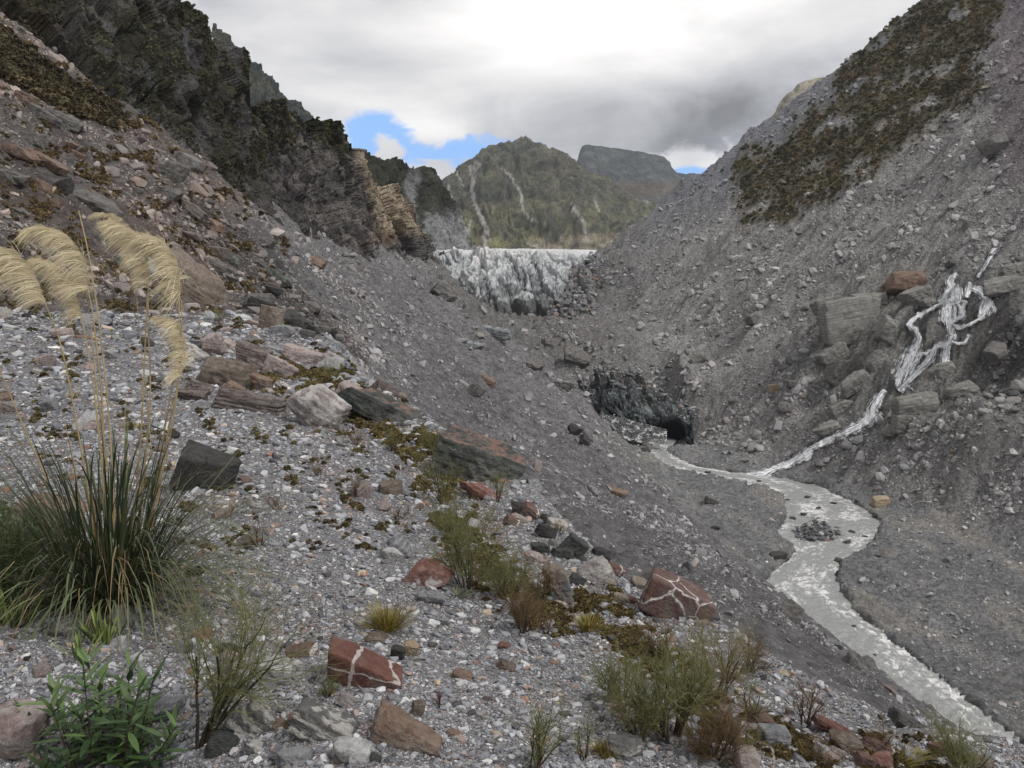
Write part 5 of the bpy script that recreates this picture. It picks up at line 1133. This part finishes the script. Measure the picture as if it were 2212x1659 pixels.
# --- wiry shrubs
M_twig = mat_leaf('green_twig', (.055, .064, .026), (.19, .19, .080), rough=.7); M_wood = mat_leaf('woody_stem', (.035, .026, .018), (.13, .10, .07), rough=.9)
M_olive = mat_leaf('olive_twig', (.075, .070, .028), (.22, .19, .085), rough=.8); M_brown = mat_leaf('brown_twig', (.055, .036, .022), (.17, .115, .06), rough=.9); M_redp = mat_leaf('dark_red_stem', (.05, .012, .012), (.14, .03, .03)); M_yel = mat_leaf('yellow_grass', (.10, .085, .020), (.34, .27, .07))
M_grn = mat_leaf('bright_blade', (.05, .085, .02), (.22, .27, .07)); M_grey = mat_leaf('grey_green_cushion', (.16, .18, .11), (.34, .35, .25))
M_hebe0 = mat_leaf('dense_bush_green', (.020, .035, .015), (.085, .12, .04))
def shrub_segs(h, wdt, stems, dens, seed, lean=0., curl=.22, thin=1.0):
    rg = np.random.default_rng(seed); wood, tw = [], []
    def br(p, d, L, r, lev):
        n = 5 if lev < 2 else 4; out = wood if lev == 0 else tw
        for i in range(n):
            d = d + rg.normal(size=3) * curl * .6 + np.array([0, 0, .07]); d /= np.linalg.norm(d); q = p + d * L / n
            if q[2] < 0.01: q[2] = .01
            r2 = r * (1 - .55 * (i + 1) / n) if lev else r * (1 - .4 * (i + 1) / n)
            out.append(np.concatenate([p, q, [r * (1 - .5 * i / n), r2, np.clip(rg.normal(.25 + .3 * lev, .25), 0, 1)]])); p = q
            if lev < 3 and i >= (1 if lev == 0 else 0):
                for _ in range(rg.poisson(dens * (1.5 if lev == 0 else 1.0))):
                    e = d + rg.normal(size=3) * .55; e /= np.linalg.norm(e); br(p.copy(), e, L * rg.uniform(.38, .7), r2 * .6, lev + 1)
    for _ in range(stems):
        az = rg.uniform(0, 6.28); sp = rg.uniform(.1, 1) * wdt / h
        d = np.array([math.cos(az) * sp + lean, math.sin(az) * sp * .8, 1.]); L = h * rg.uniform(.40, .85); d /= np.linalg.norm(d)
        br(np.array([math.cos(az), math.sin(az), 0]) * wdt * .08, d, L, .009 * h ** .5 * thin, 0)
    return wood, tw
def shrub(u, v, hpx, wpx, label, seed, mat=None, stems=7, dens=1.1, lean=0., name='shrub', cat='shrub', group=None, thin=1.0, yadd=0):
    b_ = hit(u, v); y = b_[1]; h = hpx * y / F; wd_ = wpx * y / F / 2
    wood, tw = shrub_segs(h, wd_, stems, dens, seed, lean, thin=thin)
    r_ = link(name, None, label=label, cat=cat, group=group, loc=tuple(b_ - np.array([0, 0, .01])))
    link('stems', tube_mesh('stems', wood, M_wood), r_); link('twigs', tube_mesh('twigs', tw, mat or M_twig), r_); return r_
shrub(1450, 1600, 225, 360, 'largest olive green wiry bush, right of the gravel patch', 1, stems=22, dens=1.2)
shrub(1545, 1510, 150, 210, 'bushy green wiry shrub in front of the veined red boulder', 2, M_olive, stems=15, dens=1.2)
shrub(1340, 1510, 115, 200, 'low green wiry shrub at the left end of the largest bush', 3, stems=13, dens=1.3)
shrub(1540, 1640, 130, 230, 'brownish scrub below the largest wiry bush', 4, M_brown, stems=18, dens=1.3)
shrub(1010, 1280, 160, 210, 'green wiry shrub right of the red and white boulder', 5, stems=15, dens=1.3)
shrub(1100, 1300, 100, 190, 'spreading low green shrub beside the tall tan rock', 6, stems=13, dens=1.3)
shrub(985, 1160, 90, 100, 'dark stemmed wiry shrub in front of the red and white slab', 7, M_twig, stems=10, dens=1.2)
shrub(960, 1090, 115, 150, 'wiry green shrub growing before the huge slate boulder', 8, stems=9, dens=1.0)
shrub(1075, 1085, 60, 70, 'small green shrub at the right foot of the huge slate boulder', 9, stems=6)
shrub(430, 1612, 340, 190, 'near wiry shrub with a bare trunk leaning to the right', 10, stems=7, dens=1.25, lean=.35, thin=1.3)
shrub(1150, 1665, 160, 200, 'sparse green twigs rising from the bottom edge', 11, stems=9, dens=.95)
shrub(2080, 1690, 150, 200, 'wiry shrub standing in front of the river at the bottom right', 12, M_twig, stems=12, dens=1.3)
shrub(1735, 1570, 120, 170, 'sparse brown shrub on the rim above the river', 13, M_brown, stems=6, dens=1.0)
shrub(1130, 1365, 100, 150, 'dry brown shrub below the tall tan rock', 14, M_brown, stems=14, dens=1.3)
shrub(1180, 1370, 55, 60, 'small reddish brown shrub left of the yellow tuft', 15, M_brown, stems=6)
shrub(705, 1505, 48, 90, 'low green shrub left of the red slab', 16, stems=9, dens=1.2)
shrub(950, 1532, 58, 34, 'small plant with dark red stems on the gravel', 17, M_redp, stems=6, dens=.5, name='red_stemmed_plant', cat='plant')
shrub(770, 1075, 50, 80, 'low olive shrub above the fractured brown stone', 18, M_brown, stems=8)
shrub(770, 962, 36, 60, 'small rusty shrub below the long grey slab', 19, M_brown, stems=7)
shrub(845, 975, 50, 40, 'small green shrub below the long grey slab', 20, stems=6)
shrub(930, 985, 60, 45, 'green sprig left of the huge slate boulder', 21, stems=5)
shrub(1205, 1155, 36, 60, 'little green shrub on the rim above the black stone', 22, stems=6)
shrub(1400, 1255, 40, 40, 'little green shrub on the rim left of the veined boulder', 23, stems=5)
shrub(720, 830, 46, 40, 'green sprig above the lichened boulder', 24, stems=5)
shrub(470, 700, 40, 90, 'dark green shrub beside the big tilted brown boulder', 25, stems=9)
shrub(560, 1180, 60, 120, 'thin dry tussock right of the plumed grass', 26, M_brown, stems=8, dens=.8)
shrub(1790, 1650, 60, 260, 'low mossy scrub along the bottom right edge', 27, M_brown, stems=12, dens=1.1)
shrub(1620, 1560, 110, 120, 'thin olive shrub right of the largest wiry bush', 28, stems=6, dens=1.0)
shrub(1620, 1450, 90, 120, 'brown wiry shrub right of the veined rim boulder', 40, M_brown, stems=9, dens=1.1)
shrub(1420, 1420, 90, 150, 'low brown scrub just below the veined rim boulder', 41, M_brown, stems=11, dens=1.1)
shrub(1380, 1600, 110, 160, 'olive wiry shrub at the lower left of the largest bush', 42, M_olive, stems=9, dens=1.1)
shrub(1600, 1640, 90, 200, 'olive scrub at the bottom edge between pink and grey stones', 43, M_olive, stems=11, dens=1.1)
shrub(1170, 1300, 90, 110, 'dry brown shrub at the left foot of the tall tan rock', 44, M_brown, stems=9, dens=1.1)
shrub(1260, 1640, 100, 120, 'thin green twigs at the bottom edge right of centre', 45, stems=5, dens=.8)
shrub(1900, 1620, 60, 150, 'low rusty scrub above the rounded pinkish stone', 46, M_brown, stems=10, dens=1.1)
shrub(860, 1120, 40, 110, 'low brown plants right of the lone brown stone', 47, M_brown, stems=9)
shrub(600, 1100, 44, 110, 'low dry plants right of the dark mossy boulder', 48, M_brown, stems=8, dens=.9)
shrub(690, 1030, 30, 60, 'little red brown plant on the open gravel', 49, M_brown, stems=6)
shrub(25, 1330, 230, 230, 'dense green bush at the left edge behind the plumed grass', 50, M_hebe0, stems=16, dens=1.35)
def tuft(u, v, hpx, wpx, n, label, mat, seed, bw=.004, stiff=.5, name='grass_tuft', cat='grass tuft', leafn=8):
    rg = np.random.default_rng(seed); b_ = hit(u, v); y = b_[1]; h = hpx * y / F; w = wpx * y / F
    cs, ws, ts = [], [], []
    for _ in range(n):
        az = rg.uniform(0, 6.28); rr = w * .28 * math.sqrt(rg.random()); el = R(rg.uniform(40, 88)); L = h * rg.uniform(.6, 1.15); d = np.array([math.cos(az) * math.cos(el) * w / h, math.sin(az) * math.cos(el), math.sin(el)])
        t = np.linspace(0, 1, leafn)[:, None]; cs.append(np.array([math.cos(az) * rr, math.sin(az) * rr, -.01]) + d * L * t - np.array([0, 0, 1.]) * t ** 2 * L * (1 - stiff) * rg.random()); ws.append(bw * rg.uniform(.6, 1.3)); ts.append(rg.random())
    return link(name, ribbon_mesh(name, cs, ws, ts, mat), label=label, cat=cat, loc=tuple(b_))
tuft(838, 1360, 78, 96, 420, 'golden yellow grass tuft above the oval brown stone', M_yel, 1)
tuft(1272, 1362, 50, 58, 240, 'golden yellow grass tuft below the tall tan rock', M_yel, 2)
tuft(1305, 1632, 46, 46, 200, 'yellow green tuft beside the layered stone at the bottom', M_yel, 3)
tuft(985, 1285, 24, 70, 260, 'pale grey green cushion plant below the red and white boulder', M_grey, 4, .004, name='cushion_plant', cat='plant')
tuft(228, 1392, 95, 90, 26, 'bright green strap leaved tuft below the plumed grass', M_grn, 5, .014, .8)
tuft(175, 1420, 70, 70, 22, 'second strap leaved tuft nearer the leafy plant', M_grn, 6, .012, .8)
tuft(30, 1350, 90, 110, 30, 'broad bladed green tuft at the left edge', M_grn, 7, .018, .7)
tuft(500, 1110, 60, 220, 160, 'thin arching grass right of the plumed grass', M_dead, 8, .004, .3)
tuft(295, 925, 20, 60, 120, 'yellow moss patch on the gravel behind the stalks', M_yel, 9, .01, name='moss_patch', cat='moss')
tuft(170, 860, 20, 40, 120, 'small dull green tuft on the left gravel', M_yel, 10, .01)
tuft(60, 1190, 120, 170, 300, 'dense green grass behind the plumed clump at the left edge', M_blade, 11, .007, .5)
tuft(1930, 1640, 30, 120, 300, 'mustard coloured moss mat at lower right', M_yel, 12, .006, name='moss_patch', cat='moss')

# --- leafy plant, bottom left
M_hebe = mat_leaf('hebe_leaf', (.022, .050, .020), (.12, .19, .06), rough=.45)
hb = hit(230, 1640); root = link('leafy_plant', None, label='dark green plant with narrow pointed leaves at the bottom left', cat='plant', loc=tuple(hb))
def leafm(tone):
    v, T_ = [], []; n = 7
    for i in range(n + 1):
        t = i / n; w = .095 * math.sin(math.pi * t ** .8) ** .9; z = -.10 * t * t
        v += [(-w, t, z + .02), (0, t, z), (w, t, z + .02)]
    f = [(3 * i + k, 3 * i + k + 1, 3 * i + k + 4, 3 * i + k + 3) for i in range(n) for k in (0, 1)]
    return mesh_np('leaf', v, f, M_hebe, attrs={'tone': ('FLOAT', [tone] * len(v))})
LM = [leafm(t) for t in (.1, .3, .5, .75, 1.0)]
stems, nl = [], 0
tops = [(60,1560),(180,1440),(330,1470),(130,1550),(255,1500),(365,1600),(20,1620),(215,1560),(300,1545),(110,1520),(160,1600),(275,1650),(195,1660),(90,1660),(310,1620),(215,1475),(120,1500),(300,1490),(170,1545),(250,1545),(330,1560),(95,1590),(210,1600),(290,1610),(380,1570),(140,1650),(240,1660),(340,1650),(55,1640),(400,1620),(280,1440),(190,1430)]
for i, (u, v) in enumerate(tops):
    y = hb[1] + rng.uniform(-.22, .25); top = P(u, v, y) - hb; bot = np.array([top[0] * .55, top[1] * .8, min(top[2] - .18, -.02)])
    c = cr(np.array([bot, bot * .5 + top * .5 + rng.normal(size=3) * .01, top]), 9)
    for a, b in zip(c[:-1], c[1:]): stems.append(np.concatenate([a, b, [.0035, .003, .4]]))
    nlv = 15
    for k in range(nlv):
        f = .30 + .70 * k / (nlv - 1); q = c[0] + (c[-1] - c[0]) * f; q = np.array([np.interp(f, np.linspace(0, 1, 9), c[:, j]) for j in range(3)])
        az = k * 2.4 + i; up = R(8 + 55 * max(0, (f - .55) / .45) + rng.normal() * 8); L = rng.uniform(.085, .14) * (1 - .35 * max(0, (f - .8) / .2)) * hb[1] / 2.6
        o = link('leaf', LM[min(4, int(max(0, f * 3.2 + rng.normal() * .8)))], root); o.location = q; o.scale = (L, L, L)
        o.rotation_euler = (Matrix.Rotation(az, 3, 'Z') @ Matrix.Rotation(up, 3, 'X')).to_euler(); nl += 1
link('stems', tube_mesh('stems', stems, M_wood, 4), root)

# --- scrub on the cliffs (nobody could count it)
clumps = bpy.data.collections.new('clump_shapes')
M_scrub = bpy.data.materials.new('scrub_material'); M_scrub.use_nodes = True; nt = M_scrub.node_tree; b = nt.nodes['Principled BSDF']
at = W(nt, 'ShaderNodeAttribute', attribute_type='INSTANCER', attribute_name='pcol'); nt.links.new(at.outputs['Vector'], b.inputs['Base Color']); b.inputs['Roughness'].default_value = .9; b.inputs['Specular IOR Level'].default_value = .15
for k in range(5):
    rg = np.random.default_rng(900 + k); n = 90; d = rg.normal(size=(n, 3)); d /= np.linalg.norm(d, axis=1, keepdims=True); d[:, 2] = np.abs(d[:, 2]) * .8
    c = d * rg.uniform(.3, .5, (n, 1)); a_ = rg.normal(size=(n, 3)) * .09; b_ = rg.normal(size=(n, 3)) * .09
    v = np.stack([c - a_, c + b_, c + a_, c - b_], 1).reshape(-1, 3); f = np.arange(4 * n).reshape(n, 4)
    o = bpy.data.objects.new('clump_shape', mesh_np('clump_shape', v, f, M_scrub, smooth=False)); clumps.objects.link(o)
def on_sheet(nm, n):
    g, _ = SHEETS[nm]; g = g[:, :-4]; i = rng.integers(0, g.shape[0] - 1, n); j = rng.integers(0, g.shape[1] - 1, n); a = rng.random((n, 1)); b = rng.random((n, 1))
    return (g[i, j] * (1 - a) + g[i + 1, j] * a) * (1 - b) + (g[i, j + 1] * (1 - a) + g[i + 1, j + 1] * a) * b
def scrub(name, p, size, c1, c2, label):
    n = len(p); t = ss(fbm3(p / 18, 3) + rng.normal(size=n) * .25, -.5, .6); col = lerp(c1, c2, t) * rng.uniform(.6, 1.4, (n, 1))
    scatter(name, p, np.tile([0., -.25, .95], (n, 1)), size, col, clumps, label, 'scrub', nshape=5, sink=.1)
p = on_sheet('cliff', 90000); u, v = proj(*p.T); st = fbm3(p / 16, 4)
rkk = rid3(np.stack([p[:, 0] + p[:, 1] * .8, p[:, 1] * 0, p[:, 2] * .3], 1) / 14, 3)
sbm = line_d(u, v, [(190, 235), (280, 262), (345, 300), (400, 350), (425, 400)]) > 30
for pts_ in ([(313,135),(323,165),(331,192)], [(400,60),(405,110),(410,130)], [(357,230),(364,250)]): sbm &= line_d(u, v, pts_) > 7
keep = sbm & (rkk + .5 * st < .82) & (v < 700) & (u > -150) & (st > -.28 + .9 * ss(v - np.interp(u, [300, 420, 520, 640], [500, 380, 330, 330]), 0, 150))
p = p[keep & (fbm3(p / 5, 2) + .6 * fbm3(p / 22 + 4, 3) > -.02)][:26000]; scrub('cliff_scrub', p, rng.uniform(.22, .75, len(p)) * p[:, 1] / 150, (.060, .062, .038), (.150, .142, .085), 'dark green scrub covering the left cliff')
p = on_sheet('cliff_buttress', 20000); u, v = proj(*p.T); keep = (u < 790) & (v < np.interp(u, [540, 700, 790], [340, 320, 350])) & (fbm3(p / 14, 3) > -.1)
p = p[keep][:3800]; scrub('buttress_scrub', p, rng.uniform(.4, 1.2, len(p)) * p[:, 1] / 180, (.045, .048, .028), (.12, .112, .06), 'low green scrub on top of the rocky buttress')
p, _ = sample(wgt * vegm ** 2, 7500); scrub('slope_scrub', p, rng.uniform(.35, 1.15, len(p)) * p[:, 1] / 230, (.085, .082, .048), (.22, .175, .10), 'olive and rust coloured scrub on the right slope')
lw_ = wgt * (poly_in(cu_.ravel(), cv__.ravel(), [(-130, 60), (0, 60), (120, 160), (280, 250), (250, 280), (130, 240), (0, 170), (-130, 160)]).reshape(cu_.shape)) * (yc > 40)
p, _ = sample(lw_, 1500); scrub('talus_scrub', p, rng.uniform(.7, 1.6, len(p)), (.065, .056, .034), (.15, .118, .068), 'brownish scrub at the top of the left talus')

rim = [(560,800),(700,830),(800,900),(900,960),(960,1060),(1000,1180),(1090,1280),(1180,1340),(1290,1300),(1400,1420),(1560,1560),(1750,1620),(2000,1650)]
rd = line_d(cu_.ravel(), cv__.ravel(), rim).reshape(cu_.shape)
pn_ = fbm2(cu_.ravel() / 60, cv__.ravel() / 40, 3).reshape(cu_.shape)
wr = wgt * near_m * ss(rd + 60 * pn_, 62, 5) * ss(pn_, -.12, .2)
p, _ = sample(wr, 8500)
scrub('rim_ground_cover', p, rng.uniform(.5, 1.3, len(p)) * 15 * p[:, 1] / F, (.055, .040, .020), (.17, .135, .06), 'brown and olive moss and low scrub along the terrace rim')
wr = wgt * near_m * ss(pn_, .12, .35) * (cu_ < 900) * (cv__ > 640) * (cv__ < 1200)
p, _ = sample(wr, 900); scrub('terrace_ground_cover', p, rng.uniform(.5, 1.2, len(p)) * 15 * p[:, 1] / F, (.05, .040, .020), (.14, .115, .055), 'small brown plants and moss between the terrace stones')

wr = wgt * (~near_m) * (yc > 34) * (yc < 130) * (cu_ < 620) * ss(pn_, .02, .3)
p, _ = sample(wr, 2600); scrub('talus_ground_cover', p, rng.uniform(.4, 1.2, len(p)) * 13 * p[:, 1] / F, (.09, .065, .035), (.20, .15, .08), 'low brown plants scattered over the left talus')
wi = wgt * ((cu_ > 1640) & (cu_ < 1900) & (cv__ > 1075) & (cv__ < 1215)) * (GZ.reshape(NA, NY)[:-1, :-1] > zr(yc) - .25) * inriv
if wi.sum() > 0:
    p, n_ = sample(wi, 900); scatter('island_stones', p, n_, np.minimum(1.2, .18 * (1 - rng.random(len(p))) ** -.6), pal(len(p), [22, 20, 12, 5, 1.5, 2, 1, 22, 1, 26]) * .7, protos, 'dark wet stones of the small river island', 'stones')
# stones standing in the water, each a thing
for k, (u, v, w) in enumerate([(1745,1075,12),(1768,1098,10),(1800,1088,9),(1712,1120,12),(1735,1112,14),(1842,1150,14),(1870,1160,12),(1830,1172,16),(1795,1165,12),(1812,1212,18),(1700,1185,10),(1660,1270,12),(1815,1240,14),(1850,1440,12),(1890,1415,10),(1725,1340,8),(1905,1100,12),(1640,1040,10),(1530,1022,10),(1845,1352,9),(1780,1130,12),(1700,1080,9)]):
    a_, e_ = ray(u, v); y = 120.
    for _ in range(30): y = zr(y) / e_
    s_ = w * y / F * 1.3; kk = k % 8
    if ('wet', kk) not in smesh: smesh['wet', kk] = mesh_np('stone', *shapes[kk], RM['dark'])
    o = link('stone', smesh['wet', kk], label=where(u, v, w, 'dark wet stone in the river'), cat='stone', group='dark stones in the river', loc=(a_ * y, y, float(zr(y)) - .02)); o.scale = (s_,) * 3; o.rotation_euler = (0, 0, k)
# labels that still coincide: say which one by its place among its likes
byl = {}
for o in sc.objects:
    if o.parent is None and 'label' in o and 'category' in o: byl.setdefault(o['label'], []).append(o)
NUM = {2: 'two', 3: 'three', 4: 'four', 5: 'five', 6: 'six'}; ORD = ['leftmost', 'second from left', 'third from left', 'fourth from left', 'fifth from left', 'sixth from left']
for lab, obs in byl.items():
    if 2 <= len(obs) <= 6:
        obs.sort(key=lambda o: proj(*o.location)[0])
        for i, o in enumerate(obs):
            t = 'rightmost' if i == len(obs) - 1 else 'middle' if len(obs) == 3 and i == 1 else ORD[i]
            o['label'] = f"{lab}, {t}"
            if len(o['label'].split()) > 16: o['label'] = f"{lab.replace('close ', '').replace('well ', '')}, {t}"

# ------------------------------------------------------------------ thin air between here and the far mountains
bmh = bmesh.new(); bmesh.ops.create_cube(bmh, size=1); mh = bpy.data.meshes.new('haze'); bmh.to_mesh(mh); bmh.free()
M_haze = bpy.data.materials.new('haze_material'); M_haze.use_nodes = True; nt = M_haze.node_tree; nt.nodes.remove(nt.nodes['Principled BSDF'])
pv = W(nt, 'ShaderNodeVolumePrincipled'); pv.inputs['Color'].default_value = (.80, .88, 1.0, 1); pv.inputs['Density'].default_value = HAZE
nt.links.new(pv.outputs[0], nt.nodes['Material Output'].inputs['Volume']); mh.materials.append(M_haze)
hz = link('haze', mh, kind='stuff', label='thin pale haze filling the valley', cat='haze'); hz.location = (0, 2000, 350); hz.scale = (4400, 4600, 900)
